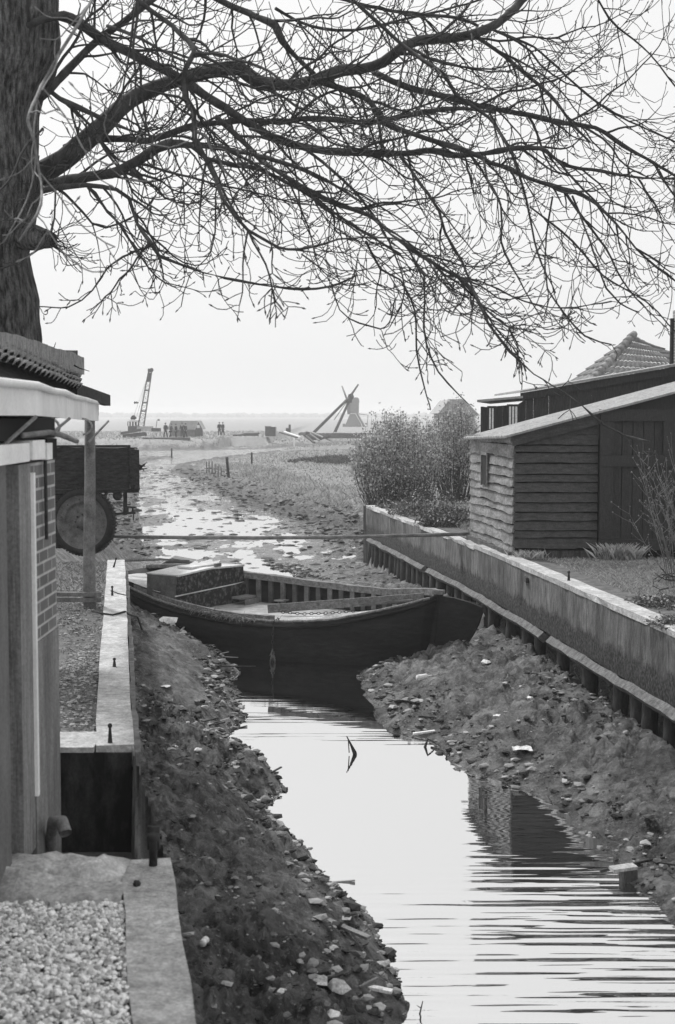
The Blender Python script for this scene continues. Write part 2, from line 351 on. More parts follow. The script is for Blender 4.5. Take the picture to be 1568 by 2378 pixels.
F = np.stack([idx[:-1,:-1].ravel(), idx[:-1,1:].ravel(), idx[1:,1:].ravel(), idx[1:,:-1].ravel()], 1)
me = bpy.data.meshes.new('ground'); me.vertices.add(len(V)); me.vertices.foreach_set('co', V.ravel())
me.loops.add(F.size); me.loops.foreach_set('vertex_index', F.ravel().astype(np.int32)); me.polygons.add(len(F))
me.polygons.foreach_set('loop_start', np.arange(0, F.size, 4, dtype=np.int32)); me.update(); me.validate(); me.shade_smooth()
ground = bpy.data.objects.new('ground', me); COL.objects.link(ground); kind(ground, 'structure')
# wetness / cover as attributes : mud where low in the channel, grass and soil where high
inc_ = inside(XX.ravel(), YY.ravel(), CHAN).astype(float)
dcc = seg_dist(XX.ravel(), YY.ravel(), CHAN)
xr, yr = XX.ravel(), YY.ravel()
cover = np.where(inc_ > 0, 0, np.clip((dcc+fbm(xr*.8, yr*.5, 4, 12)*3-(1.6))/2.5, 0, 1))
cover = np.where((inc_ == 0) & (yr < 37.6) & ((xr > 0) | (yr < 22.6)), .8, cover)
at = me.attributes.new('cover', 'FLOAT', 'POINT'); at.data.foreach_set('value', cover.astype(np.float32))
scarp = np.where(yr > 38, np.clip(1-np.abs(np.where(inc_ > 0, -dcc, dcc)-.3)/2.6, 0, 1)*1.2, 0)
a2t = me.attributes.new('scarp', 'FLOAT', 'POINT'); a2t.data.foreach_set('value', scarp.astype(np.float32))
def ground_mat():
    m = bpy.data.materials.new('mud_and_turf'); m.use_nodes = True; n = m.node_tree.nodes; L = m.node_tree.links; b = n['Principled BSDF']
    def N(t, **k):
        q = n.new(t)
        for a, v in k.items(): setattr(q, a, v)
        return q
    def noise(sc, det=8, vec=None, ro=.65):
        q = n.new('ShaderNodeTexNoise'); q.inputs['Scale'].default_value = sc; q.inputs['Detail'].default_value = det; q.inputs['Roughness'].default_value = ro
        L.new(vec or tc.outputs['Object'], q.inputs[0]); return q.outputs[0]
    def ramp(src, a, b_, c0, c1):
        q = n.new('ShaderNodeValToRGB'); e = q.color_ramp.elements; e[0].position = a; e[1].position = b_
        e[0].color = (c0,)*3+(1,); e[1].color = (c1,)*3+(1,); L.new(src, q.inputs[0]); return q.outputs[0]
    def mix(f, a, b_):
        q = n.new('ShaderNodeMix'); q.data_type = 'RGBA'; L.new(f, q.inputs[0]); L.new(a, q.inputs[6]); L.new(b_, q.inputs[7]); return q.outputs[2]
    tc = n.new('ShaderNodeTexCoord')
    mud_a = ramp(noise(4.5, 12, ro=.75), .40, .62, .028, .30)
    mud_b = ramp(noise(1.3, 8, ro=.7), .40, .60, .42, 1.35)
    mq = n.new('ShaderNodeMix'); mq.data_type = 'RGBA'; mq.blend_type = 'MULTIPLY'; mq.inputs[0].default_value = 1; L.new(mud_a, mq.inputs[6]); L.new(mud_b, mq.inputs[7]); mud = mq.outputs[2]
    speck = ramp(noise(17, 8, ro=.75), .555, .64, 0, 1)
    light = ramp(noise(60, 2), .3, .7, .10, .5)
    mud2 = mix(speck, mud, light)
    turf = ramp(noise(1.3, 12, ro=.75), .3, .7, .10, .36)
    turf2 = ramp(noise(14, 6), .3, .7, .10, .38)
    hf = n.new('ShaderNodeMix'); hf.data_type = 'RGBA'; hf.inputs[0].default_value = .5; L.new(turf, hf.inputs[6]); L.new(turf2, hf.inputs[7])
    a = n.new('ShaderNodeAttribute'); a.attribute_name = 'cover'
    cf = n.new('ShaderNodeMath'); cf.operation = 'MULTIPLY_ADD'; cf.inputs[1].default_value = 1.0
    nz = n.new('ShaderNodeMapRange'); nz.inputs[1].default_value = .3; nz.inputs[2].default_value = .7; nz.inputs[3].default_value = -.35; nz.inputs[4].default_value = .35
    L.new(noise(3, 8), nz.inputs[0]); L.new(a.outputs['Fac'], cf.inputs[0]); L.new(nz.outputs[0], cf.inputs[2])
    cl = ramp(cf.outputs[0], .3, .7, 0, 1)
    a2 = n.new('ShaderNodeAttribute'); a2.attribute_name = 'scarp'
    pz = n.new('ShaderNodeMath'); pz.operation = 'MULTIPLY_ADD'; pz.inputs[1].default_value = 1; L.new(a2.outputs['Fac'], pz.inputs[0]); L.new(nz.outputs[0], pz.inputs[2])
    peat = ramp(noise(2.5, 12, ro=.8), .38, .62, .012, .09)
    L.new(mix(ramp(pz.outputs[0], .35, .6, 0, 1), mix(cl, mud2, hf.outputs[2]), peat), b.inputs['Base Color'])
    # roughness: wet near water level
    g = n.new('ShaderNodeNewGeometry'); sx = n.new('ShaderNodeSeparateXYZ'); L.new(g.outputs['Position'], sx.inputs[0])
    mr = n.new('ShaderNodeMapRange'); mr.inputs[1].default_value = WZ; mr.inputs[2].default_value = WZ+.09; mr.inputs[3].default_value = .2; mr.inputs[4].default_value = .5
    L.new(sx.outputs['Z'], mr.inputs[0]); L.new(mr.outputs[0], b.inputs['Roughness'])
    sr = n.new('ShaderNodeMapRange'); sr.inputs[1].default_value = WZ; sr.inputs[2].default_value = WZ+.10; sr.inputs[3].default_value = .6; sr.inputs[4].default_value = .3
    L.new(sx.outputs['Z'], sr.inputs[0]); L.new(sr.outputs[0], b.inputs['Specular IOR Level'])
    bn = n.new('ShaderNodeBump'); bn.inputs['Strength'].default_value = 1; bn.inputs['Distance'].default_value = .14
    L.new(noise(11, 14, ro=.78), bn.inputs['Height']); L.new(bn.outputs[0], b.inputs['Normal'])
    return m
me.materials.append(ground_mat())
# water sheet
def water_mat():
    m = bpy.data.materials.new('still_ditch_water'); m.use_nodes = True; n = m.node_tree.nodes; L = m.node_tree.links
    b = n['Principled BSDF']; b.inputs['Base Color'].default_value = (.02,.02,.02,1); b.inputs['Roughness'].default_value = .03
    gl = n.new('ShaderNodeBsdfGlossy'); gl.inputs['Roughness'].default_value = .015; gl.inputs['Color'].default_value = (.87,.87,.87,1)
    mx = n.new('ShaderNodeMixShader'); mx.inputs[0].default_value = .9
    tc = n.new('ShaderNodeTexCoord'); mp = n.new('ShaderNodeMapping'); mp.inputs['Scale'].default_value = (.6, 7.0, 1); mp.inputs['Rotation'].default_value = (0,0,R(2))
    L.new(tc.outputs['Object'], mp.inputs[0])
    ns = n.new('ShaderNodeTexNoise'); ns.inputs['Scale'].default_value = 1.0; ns.inputs['Detail'].default_value = 1.5; L.new(mp.outputs[0], ns.inputs[0])
    # ripples only in patches: near right part and a band in the middle
    sx = n.new('ShaderNodeSeparateXYZ'); L.new(tc.outputs['Object'], sx.inputs[0])
    mr = n.new('ShaderNodeMapRange'); mr.inputs[1].default_value = 13.2; mr.inputs[2].default_value = 10.6; mr.inputs[3].default_value = .06; mr.inputs[4].default_value = 1
    L.new(sx.outputs['Y'], mr.inputs[0])
    b1 = n.new('ShaderNodeMath'); b1.operation = 'SUBTRACT'; b1.inputs[1].default_value = 17.3; L.new(sx.outputs['Y'], b1.inputs[0])
    b2 = n.new('ShaderNodeMath'); b2.operation = 'ABSOLUTE'; L.new(b1.outputs[0], b2.inputs[0])
    b3 = n.new('ShaderNodeMapRange'); b3.inputs[1].default_value = .1; b3.inputs[2].default_value = .5; b3.inputs[3].default_value = .22; b3.inputs[4].default_value = 0; L.new(b2.outputs[0], b3.inputs[0])
    b4 = n.new('ShaderNodeMath'); b4.operation = 'MAXIMUM'; L.new(b3.outputs[0], b4.inputs[0]); L.new(mr.outputs[0], b4.inputs[1])
    b5 = n.new('ShaderNodeMapRange'); b5.inputs[1].default_value = 55; b5.inputs[2].default_value = 120; b5.inputs[3].default_value = 0; b5.inputs[4].default_value = 2.2; L.new(sx.outputs['Y'], b5.inputs[0])
    mr = n.new('ShaderNodeMath'); mr.operation = 'ADD'; L.new(b4.outputs[0], mr.inputs[0]); L.new(b5.outputs[0], mr.inputs[1])
    hh = n.new('ShaderNodeMath'); hh.operation = 'MULTIPLY'; L.new(ns.outputs[0], hh.inputs[0]); L.new(mr.outputs[0], hh.inputs[1])
    bn = n.new('ShaderNodeBump'); bn.inputs['Strength'].default_value = 1; bn.inputs['Distance'].default_value = .032
    L.new(hh.outputs[0], bn.inputs['Height']); L.new(bn.outputs[0], gl.inputs['Normal'])
    L.new(b.outputs[0], mx.inputs[1]); L.new(gl.outputs[0], mx.inputs[2]); L.new(mx.outputs[0], n['Material Output'].inputs[0])
    return m
wm = MB().add([(-120,1,WZ),(60,1,WZ),(60,215,WZ),(-120,215,WZ)], [(0,1,2,3)])
kind(obj('water', wm, water_mat()), 'structure')
# ------------------------------------------------------------------ copings and walls
def wob(a, s=.01): return a+random.uniform(-s, s)
def strip_wall(name, pts, w0, w1, z0, z1, m, seg=.35, jit=.006, parent=None, topjit=None):
    """solid strip following pts (xy); extends from offset w0 to w1 (metres to the left of travel)"""
    P = []
    for (ax, ay), (bx, by) in zip(pts[:-1], pts[1:]):
        k = max(1, int(math.hypot(bx-ax, by-ay)/seg))
        for i in range(k): P.append((ax+(bx-ax)*i/k, ay+(by-ay)*i/k))
    P.append(pts[-1]); vs = []; n = len(P)
    for i, (x, y) in enumerate(P):
        a = P[max(i-1,0)]; b = P[min(i+1,n-1)]; dx, dy = b[0]-a[0], b[1]-a[1]; l = math.hypot(dx, dy); nx, ny = -dy/l, dx/l
        zt = (z1(y) if callable(z1) else z1)+random.uniform(-1,1)*(topjit if topjit is not None else jit); zb = z0(y) if callable(z0) else z0
        for off, zz in ((w0,zb),(w0,zt),(w1,zt),(w1,zb)):
            q = off+random.uniform(-jit, jit); vs.append((x+nx*q, y+ny*q, zz))
    fs = [(i*4+k, i*4+(k+1) % 4, (i+1)*4+(k+1) % 4, (i+1)*4+k) for i in range(n-1) for k in range(4)]+[(3,2,1,0), tuple((n-1)*4+k for k in range(4))]
    return obj(name, MB().add(vs, fs), m, parent)
def cut(pts, y0, y1):
    xs = [p[0] for p in pts]; yy = [p[1] for p in pts]; f = lambda y: float(np.interp(y, yy, xs))
    return [(f(y0), y0)]+[p for p in pts if y0+.05 < p[1] < y1-.05]+[(f(y1), y1)]
LQ = [(-.02,2.2)]+LW[1:]
q1 = thing('quay_wall', 'long low concrete quay wall with timber sheathing beside the left mud bank, beyond the dark recess', 'quay wall', (-1.42,9.86,0))
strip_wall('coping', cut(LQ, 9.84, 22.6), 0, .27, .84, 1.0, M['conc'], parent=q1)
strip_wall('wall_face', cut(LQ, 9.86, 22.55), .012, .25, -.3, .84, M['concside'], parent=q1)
strip_wall('fender_board', cut(LQ, 10.2, 22.2), -.05, -.004, -.2, .86, M['plank'], parent=q1, jit=.012)
m_ = MB()
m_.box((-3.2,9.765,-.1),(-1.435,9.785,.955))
obj('recess_wall', m_, M['shadestain'], q1)  # dark colour paints the recess shade, over stains, and covers the coping end
obj('recess_coping', MB().box((-3.2,9.76,.957),(-1.70,10.25,.995)), M['conc'], q1)
q2 = thing('quay_wall', 'concrete quay coping in the near foreground beside the pale gravel', 'quay wall', (-.5,5,0))
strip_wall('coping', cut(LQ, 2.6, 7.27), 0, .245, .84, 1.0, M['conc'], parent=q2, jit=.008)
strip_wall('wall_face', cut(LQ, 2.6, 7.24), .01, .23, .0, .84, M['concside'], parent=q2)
# threshold slab and broken concrete in front of the house
sl = thing('concrete_slab', 'pale whitewashed concrete slab across the ground in front of the brick shed', 'slab', (-1.6,7,0))
kb = MB(); vs = []; K = 40
for i in range(K+1):
    x = -4+(4-1.035)*i/K; q = lambda a: random.uniform(-a, a)
    hh = np.interp(x,[-4,-1.7,-1.25,-1.03],[.165,.10,.02,.0]); vs += [(x,6.60+q(.02),.98),(x,6.65+q(.02),1.012+q(.008)),(x,6.83+q(.012),1.0+hh+q(.010)),(x,6.865,1.0+hh+q(.006)),(x,6.87,.8)]
kb.add(vs, [(i*5+k,i*5+(k+1)%5,(i+1)*5+(k+1)%5,(i+1)*5+k) for i in range(K) for k in range(5)]+[(4,3,2,1,0),tuple(K*5+k for k in range(5))])
obj('kerb', kb, mat('stained_whitewash', .28, .85, 5, .8, .6, lo2=.45, speck=40), sl)
obj('slab', MB().prism([(-4,6.862,.99),(-1.07,6.862,.99),(-1.13,7.28,.99),(-4,7.28,.99)], (0,0,-.3)), M['conc'], sl)
mb = MB(); vs = []; K = 22; J = 8
for i in range(K+1):
    x = -1.9+(1.9-1.07)*i/K; e = min(1, (K-i)/3)*min(1, (i+1)/6)
    for j in range(J+1):
        y = 6.875+.40*j/J; z = 1.0+.07*e*math.sin(math.pi*min(1,(j+1.5)/(J+1)))**.6+.03*mnoise.noise(Vector((x*9,y*9,3)))+random.uniform(-.008,.008); vs.append((x, y-(.012 if j == 0 else 0), max(z, 1.004) if 0 < j < J else .9))
mb.add(vs, [(i*(J+1)+j,(i+1)*(J+1)+j,(i+1)*(J+1)+j+1,i*(J+1)+j+1) for i in range(K) for j in range(J)])
obj('broken_edge', mb, M['conc'], sl, True)
# gravel
mb = MB()
for i in range(15000):
    y = random.uniform(4.6, 6.66); x = random.uniform(-2.1, float(lx(y))-.255)
    if y > 6.6 and random.random() < .5: continue
    r = random.choice((.005,.008,.010,.014)); mb.stone((x, y, .985+r*.2+random.uniform(-.006,.008)), r, (1.2,1,.8))
kind(tag(obj('gravel', mb, M['pebble']), 'coarse pale gravel spread at the bottom left corner', 'gravel'), 'stuff')
# iron pins
def pin(loc, h, r, label, lean=0, big=False):
    mb = MB(); z = loc[2]
    if big:
        mb.lathe(loc, (lean,0,1), [(-.02,0),(-.02,r),(h*.75,r*.95),(h*.8,r*1.5),(h*.97,r*1.4),(h,r*.8),(h+.004,0)], 12)
        mb.obox(Vector(loc)+Vector((.0,.03,h*.8)), (r*1.4,0,0), (0,.012,0), (0,0,h*.35))
    else: mb.lathe(loc, (lean,0,1), [(-.02,0),(-.02,r*1.3),(0,r*1.3),(h*.4,r),(h*.75,r*.7),(h*.82,r*1.2),(h*.93,r*1.25),(h,r*.7),(h+.003,0)], 12)
    o = obj('mooring_pin', mb, M['iron'], None, True, loc)
    return tag(o, label, 'mooring pin', 'iron mooring pins')
pin(G(356,2010,1.0), .17, .022, 'thick rounded iron pin at the front corner of the near quay coping', big=True)
pin(G(256,1724,1.0), .135, .013, 'tall iron mooring pin on the quay coping directly beyond the dark recess')
pin(G(266,1548,1.0), .08, .013, 'short iron mooring pin on the coping, second beyond the dark recess')
pin(G(261,1384,1.0), .13, .013, 'iron pin with rope round it on the coping beside the boat stern')
pin(G(264,1318,1.0), .16, .012, 'leaning iron pin at the far end of the left quay coping', lean=.3)
pin(G(1321,1349,1.0), .14, .017, 'small iron pin on the right quay wall in front of the shed')
mb = MB(); mb.stone(G(318,2058,1.0)+Vector((0,0,.012)), .022, jit=.1); tag(obj('bolt_head', mb, M['iron'], None, False), 'rusty bolt head set flush in the near quay coping', 'bolt')
# rope over the coping
pts = [G(212,1418,1.01), G(235,1424,1.012), G(262,1428,1.015), G(290,1420,1.012)]; e = G(296,1417,1.0); pts += [e+Vector((.02,0,-.05)), D(312,1440,17.9)+Vector((0,.3,0)), D(330,1462,18.6)]
tag(obj('rope', MB().tube(pts, .012, 5), M['rope'], None, True), 'dark rope lying across the left quay coping beside the post', 'rope')
pts = [G(258,1372,1.02), G(275,1378,1.01), G(292,1382,1.01), D(300,1400,19.9), G(312,1412,.3)]
tag(obj('rope', MB().tube(pts, .008, 5), M['rope'], None, True), 'thin tangled rope from the iron pin down to the boat', 'rope')
# right wall
rw = thing('quay_wall', 'tall concrete quay wall on timber piles along the right bank', 'quay wall', (2.85,22,0))
RR = RW[:]
strip_wall('wall_face', RR, 0, -.24, .16, .93, M['mosswall'], parent=rw, jit=.006, seg=.2)
strip_wall('backfill', RR, -.242, -.75, .5, .962, M['earth'], parent=rw, jit=.0, seg=1)
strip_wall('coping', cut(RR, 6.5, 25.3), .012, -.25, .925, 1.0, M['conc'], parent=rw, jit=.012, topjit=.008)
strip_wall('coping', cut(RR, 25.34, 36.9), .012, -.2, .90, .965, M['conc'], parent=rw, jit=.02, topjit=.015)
def waler(a, b, n=26):
    P = cut(RR, a, b); mb = MB(); pts = []
    for (ax, ay), (bx, by) in zip(P[:-1], P[1:]):
        k = max(2, int(math.hypot(bx-ax, by-ay)/.4))
        pts += [(lerp(ax,bx,i/k)-.07+random.uniform(-.012,.012), lerp(ay,by,i/k), .12+random.uniform(-.014,.014)) for i in range(k)]
    return mb.tube(pts, [.078+random.uniform(-.008,.008) for _ in pts], 4)
for a, b in ((7,20.3),(20.33,29.4),(29.42,36.6)): obj('waler', waler(a, b), M['waler'], rw, False)
yy = 8.2; 
while yy < 36.8:
    x = float(rx(yy))+.06; r = random.uniform(.085,.13); zt = .16
    mb = MB().tube([(x+random.uniform(-.05,.05), yy+random.uniform(-.04,.04), -1.3),(x, yy, -.4),(x+.01, yy, zt)], [r*.95, r, r*.97], 10)
    obj('pile', mb, M['wetpile'], rw, True); yy += random.choice((.38,.5,.7,1.0,1.3)) if yy < 25 else random.uniform(.42,.85)
obj('sheet_boards', MB().box((0,0,0),(0,0,0)) if False else MB().add([(float(rx(y))+.6, y, z) for y in (7,15.12,22.07,26.05,36.9) for z in (-1.2,.2)], [(i*2,i*2+1,i*2+3,i*2+2) for i in range(4)]), M['wetpile'], rw)
for y in (21.95,26.4):
    x = float(rx(y)); obj('joint', MB().obox((x-.013,y,.64), (.004,0,0), (0,.006,0), (0,0,.28)), M['wetpile'], rw)
x = float(rx(21.6)); obj('tie_plate', MB().obox((x-.02,21.6,.80), (.02,0,0), (0,.14,0), (0,0,.04)), M['iron'], rw)
# end return of the wall
obj('return_wall', MB().beam((.74,37.05,.2),(2.6,38.6,.2), .2, 1.5), M['concside'], rw)
# plank across
P0, P1 = G(262,1250,1.02), G(1090,1244,1.03); mb = MB(); pts = []
for i in range(16):
    t = i/15; p = P0.lerp(P1, t); p.z += -.05*math.sin(math.pi*t)*1+random.uniform(-.004,.004)+.035; pts.append(p)
mb.tube(pts, [.035+random.uniform(-.003,.003) for _ in pts], 8)
tag(obj('timber_pole', mb, M['plank'], None, True), 'long straight timber pole spanning the ditch from wheel to right quay wall', 'pole')
# ------------------------------------------------------------------ the boat
A = Vector((-3.9,26.2,0)); B = Vector((1.6,22.55,0)); LEN = (B-A).length; U = (B-A).normalized(); NN = Vector((U.y,-U.x,0))*1
if NN.y > 0: NN = -NN           # towards the camera
boat = thing('barge', 'old dark open farm barge with small cabin lying across the narrow ditch', 'boat', (-1.1,24.4,-.7))
bt = lambda s: A+U*(s*LEN)
def halfb(s): return 1.18*(max(0,math.sin(math.pi*min(1,max(0,s))))**.42 if s < .5 else max(0,math.sin(math.pi*s))**.62)
def zgun(s, side):   # side +1 near, -1 far; hull heels towards the camera
    base = np.interp(s, [0,.12,.3,.5,.65,.78,.88,1], [.42,.36,.22,.13,.12,.16,.28,.44]); 
    return float(base)-side*.17*halfb(s)/1.18
NS = 40; SS = [i/NS for i in range(NS+1)]
def hull_mesh():
    vs = []; fs = []; rows = []
    for s in SS:
        c = bt(s); row = []
        for side, f, z in ((1,1.0,None),(1,1.03,.62),(1,.97,.25),(1,.8,0),(0,0,0),(-1,.8,0),(-1,.97,.25),(-1,1.03,.62),(-1,1.0,None)):
            hb = halfb(s); zg = zgun(s, side) if side else 0; zb = -.98+.12*abs(2*s-1)**3
            zz = zg if z is None else zb+(zg-zb)*z if side else zb
            pinch = 1 if z is None else 1-.0*s
            rake = (0 if z is None else (1-(z if z else 0)))*(.28 if s < .5 else .07)
            cc = bt(s+(.5-s)*rake*abs(2*s-1)**3*.9)
            row.append(cc+NN*side*hb*f*(1 if z is None else (1-.25*(1-z)*abs(2*s-1)))+Vector((0,0,zz)))
        rows.append(row)
    for r in rows: vs += r
    k = 9
    for i in range(NS):
        for j in range(k-1): fs.append((i*k+j, (i+1)*k+j, (i+1)*k+j+1, i*k+j+1))
    return vs, fs
vs, fs = hull_mesh(); ho = obj('hull', MB().add(vs, fs), M['hull'], boat, True)
so_ = ho.modifiers.new('thick', 'SOLIDIFY'); so_.thickness = .05; so_.offset = 0
def rail(side, s0, s1, off, dz, r, n=40, m='rail', name='gunwale'):
    pts = []
    for i in range(n+1):
        s = s0+(s1-s0)*i/n; hb = max(0, halfb(s)-off); pts.append(bt(s)+NN*side*hb+Vector((0,0,zgun(s,side)+dz+random.uniform(-.006,.006))))
    return obj(name, MB().tube(pts, r, 7), M[m], boat, True)
rail(1, .02, .99, -.01, .0, .022, m='rail'); rail(-1, .02, .99, -.01, .015, .05)
rail(1, .0, 1, -.045, -.085, .022, m='hull', name='rubbing_strake')
def strake(f, r_, m):
    pts = []
    for i in range(1, 40):
        q = i/40*NS; a = int(q); c = ho.data.vertices; k0 = a*9; t = q-a
        P3 = [Vector(vs[(a+e)*9+1]).lerp(Vector(vs[(a+e)*9+2]), f) if f <= 1 else Vector(vs[(a+e)*9+2]).lerp(Vector(vs[(a+e)*9+3]), f-1) for e in (0, 1 if a < NS else 0)]
        pts.append(P3[0].lerp(P3[-1], t)+NN*.012)
    return obj('plank_seam', MB().tube(pts, r_, 5), m, boat, True)
strake(.1, .012, M['hull']); strake(.9, .012, M['hull']); strake(1.55, .016, M['plank'])
# raised inner coaming, near side, from cabin forward
def coaming(side, s0, s1, off0, off1, h, m='rail', name='coaming', w=.035, lo=-.25):
    a = []
    n = 22
    for i in range(n+1):
        t = i/n; s = s0+(s1-s0)*t; hb = halfb(s)-lerp(off0, off1, t); a.append(bt(s)+NN*side*hb+Vector((0,0,zgun(s,side))))
    vs = []; 
    for p in a:
        for du, dz in ((-w,lo),(-w,h),(w,h),(w,lo)): vs.append(p+NN*du+Vector((0,0,dz+(random.uniform(-.006,.006) if dz > 0 else 0))))
    fs = [(i*4+k, i*4+(k+1) % 4, (i+1)*4+(k+1) % 4, (i+1)*4+k) for i in range(n) for k in range(4)]+[(3,2,1,0),(n*4,n*4+1,n*4+2,n*4+3)]
    return obj(name, MB().add(vs, fs), M[m], boat)
coaming(1, .12, .62, .10, .12, .07)
coaming(-1, .30, .97, .06, .02, .06, w=.045, lo=-.05)
# slanting side deck edge running from near gunwale to the stern
def P_(s, lat, z): return bt(s)+NN*lat+Vector((0,0,z))
mb = MB(); mb.beam(P_(.60,.98,.13), P_(.97,.10,.40), .04, .14); obj('hold_beam', mb, M['rail'], boat)
mb = MB(); mb.beam(P_(.72,.6,.16), P_(.95,.2,.36), .10, .03); obj('loose_plank', mb, M['plank'], boat)
obj('side_deck', MB().add([P_(.60,.95,.03),P_(.7,1.02,.03),P_(.8,.80,.06),P_(.93,.3,.25),P_(.8,.45,.08)], [(0,1,2,3,4)]), M['deck'], boat)
# hold floor with silt, inner far side lining with ribs
fl = [P_(s, halfb(s)*.9*sd2, -.10) for s, sd2 in ([(i/16*.62+.29, 1) for i in range(17)]+[(.91-i/16*.62, -1) for i in range(17)])]
obj('hold_silt', MB().add(fl, [tuple(range(34))]), M['holdwater'], boat)
for i in range(16):
    s = .30+i*.039; mb = MB(); hb = halfb(s)-.04
    mb.beam(P_(s,-hb,-.75), P_(s,-hb+.0,zgun(s,-1)), .05, .09, U); obj('rib', mb, M['plank'] if i % 2 else M['cabin'], boat)
# bulkhead and cabin
SC = 1.98/LEN
mb = MB(); hb = 1.0
mb.prism([P_(SC,hb+.02,-.8),P_(SC,hb+.02,.02),P_(SC,hb*.6,.14),P_(SC,-hb*.6,.22),P_(SC,-hb-.02,.26),P_(SC,-hb-.02,-.8)], -U*.04); obj('bulkhead', mb, M['mottle'], boat)
mb = MB(); c0 = SC-.06/LEN; c1 = SC-.72/LEN
zt = .60
q = [P_(c0,.90,.05),P_(c0,-1.03,.12),P_(c1,-1.03,.12),P_(c1,.90,.05)]; t4 = [P_(c0,.88,.53),P_(c0,-1.0,.55),P_(c1,-1.0,.55),P_(c1,.88,.53)]
tm = [P_(c0,.0,.585), P_(c1,.0,.58)]
mb.add(q+t4+tm, [(0,4,8,5,1),(2,6,9,7,3),(0,3,7,4),(1,5,6,2)]); 
cb = obj('cabin', mb, M['cabin'], boat)
mb = MB(); e_ = U*.025; 
obj('cabin_front', MB().prism([P_(c0,.89,.06),P_(c0,.87,.52),P_(c0,0,.575),P_(c0,-.99,.54),P_(c0,-1.02,.13)], U*.03), M['mottle'], boat)
up = Vector((0,0,.02))
mb = MB().add([t4[0]+U*.05+up,tm[0]+U*.05+up,t4[1]+U*.05+up,t4[2]-U*.03+up,tm[1]-U*.03+up,t4[3]-U*.03+up], [(0,1,4,5),(1,2,3,4)])
cr = obj('cabin_roof', mb, M['deck'], boat); sm = cr.modifiers.new('t','SOLIDIFY'); sm.thickness = .03; sm.offset = -1
obj('cabin_trim', MB().beam(P_(c0,.95,.19)+U*.035, P_(c0,-1.03,.25)+U*.035, .02, .018), M['deck'], boat)
ha = obj('hatch', MB().prism([P_(c0-.02,.30,.63),P_(c0-.02,-.40,.63),P_(c1+.03,-.40,.63),P_(c1+.03,.30,.63)], (0,0,-.035)), M['deck'], boat)
mb = MB(); mb.prism([P_(c0,-.16,.60),P_(c0,-.34,.60),P_(c0,-.34,.66),P_(c0,-.16,.66)], U*.035); obj('latch_block', mb, M['plank'], boat)
mb = MB(); mb.prism([P_(SC-.01,-.86,.20),P_(SC-.01,-1.12,.25),P_(SC-.10,-1.10,.27),P_(SC-.10,-.86,.22)], (0,0,.025)); obj('side_deck', mb, M['deck'], boat)
mb = MB().add([P_(s, halfb(s)*.93*sd2, zgun(s,0)-.03) for s, sd2 in ([(i/10*.22+.02, 1) for i in range(11)]+[(.24-i/10*.22, -1) for i in range(11)])], [tuple(range(22))]); obj('fore_deck', mb, M['deck'], boat)
# small bench at the far side of the bulkhead
mb = MB(); mb.obox(P_(SC+.03,-.72,.02), U*.12, NN*.22, (0,0,.02)); mb.obox(P_(SC+.055,-.72,-.05), U*.01, NN*.2, (0,0,.05)); obj('bench', mb, M['plank'], boat)
mb = MB(); mb.obox(P_(SC+.13,-.95,-.02), U*.10, NN*.1, (0,0,.012)); mb.obox(P_(SC+.12,-.95,-.12), U*.012, NN*.012, (0,0,.10)); obj('thwart', mb, M['rail'], boat)
# sternpost, cap and rudder
mb = MB(); mb.beam(P_(1.0,0,-.95)+U*-.16, P_(1.0,0,.47)+U*.03, .09, .09, U); obj('sternpost', mb, M['hull'], boat)
mb = MB(); mb.obox(P_(1.0,0,.49)+U*.02, U*.09, NN*.05, (0,0,.035)); obj('post_cap', mb, M['rail'], boat)
def RP(a, z): return P_(1.0,0,z)+U*a*1.0+Vector((0,-.05*a,0))
rud = [RP(.03,.43),RP(.30,.42),RP(.60,.37),RP(.80,.31),RP(.80,.22),RP(.73,.02),RP(.60,-.2),RP(.45,-.42),RP(.28,-.62),RP(.0,-.85),RP(-.25,-.95),RP(-.12,0)]
mb = MB(); mb.prism([p+NN*.035 for p in rud], -NN*.07); obj('rudder', mb, M['hull'], boat)
# weed and chain
mb = MB()
for i in range(900):
    s = random.gauss(.47,.07); p = P_(s, halfb(s)*1.0+random.uniform(-.12,.05), zgun(s,1)+random.uniform(.0,.03)); d = Vector((random.uniform(-1,1), random.uniform(-1,1), random.uniform(-.7,.35))).normalized()*random.uniform(.05,.14)
    mb.tube([p, p+d*.5+Vector((0,0,.01)), p+d], [.005,.004,.002], 3, False)
kind(tag(obj('dried_weed', mb, M['grass']), 'dried weed draped over the barge gunwale', 'weed'), 'stuff')
def chain(name, pts, r, m=M['iron']):
    mb = MB(); L_ = 0; out = []
    for a, b in zip(pts[:-1], pts[1:]):
        a, b = Vector(a), Vector(b); k = max(1, int((b-a).length/(r*3.2)))
        for i in range(k): out.append((a.lerp(b, i/k), a.lerp(b, (i+1)/k)))
    for i, (a, b) in enumerate(out):
        d = (b-a); side_ = d.cross(Vector((0,0,1)) if i % 2 else Vector((1,.3,0))).normalized()*r; 
        ring = [a-d*.15, a+side_+d*.3, b+side_-d*.3+d*.15, b+d*.15, b-side_-d*.2, a-side_+d*.3, a-d*.15]
        mb.tube(ring, r*.33, 4, False)
    return obj(name, mb, m, boat, True)
sch = .64; hb = halfb(sch)
chain('mooring_chain', [P_(sch,hb-.05,zgun(sch,1)+.03), P_(sch,hb+.07,zgun(sch,1)), P_(sch,hb+.10,-.2), P_(sch,hb+.12,-.72)], .02)
chain('deck_chain', [P_(.64,.98,.10), P_(.70,.93,.09), P_(.77,.80,.13), P_(.83,.7,.18)], .018)
mb = MB()
for i in range(30): 
    a = random.uniform(0,6.28); p = P_(sch,hb+.11,-.5+random.uniform(-.06,.04)); mb.tube([p, p+Vector((.05*math.cos(a),.05*math.sin(a),random.uniform(-.08,-.2)))], [.005,.003], 3, False)
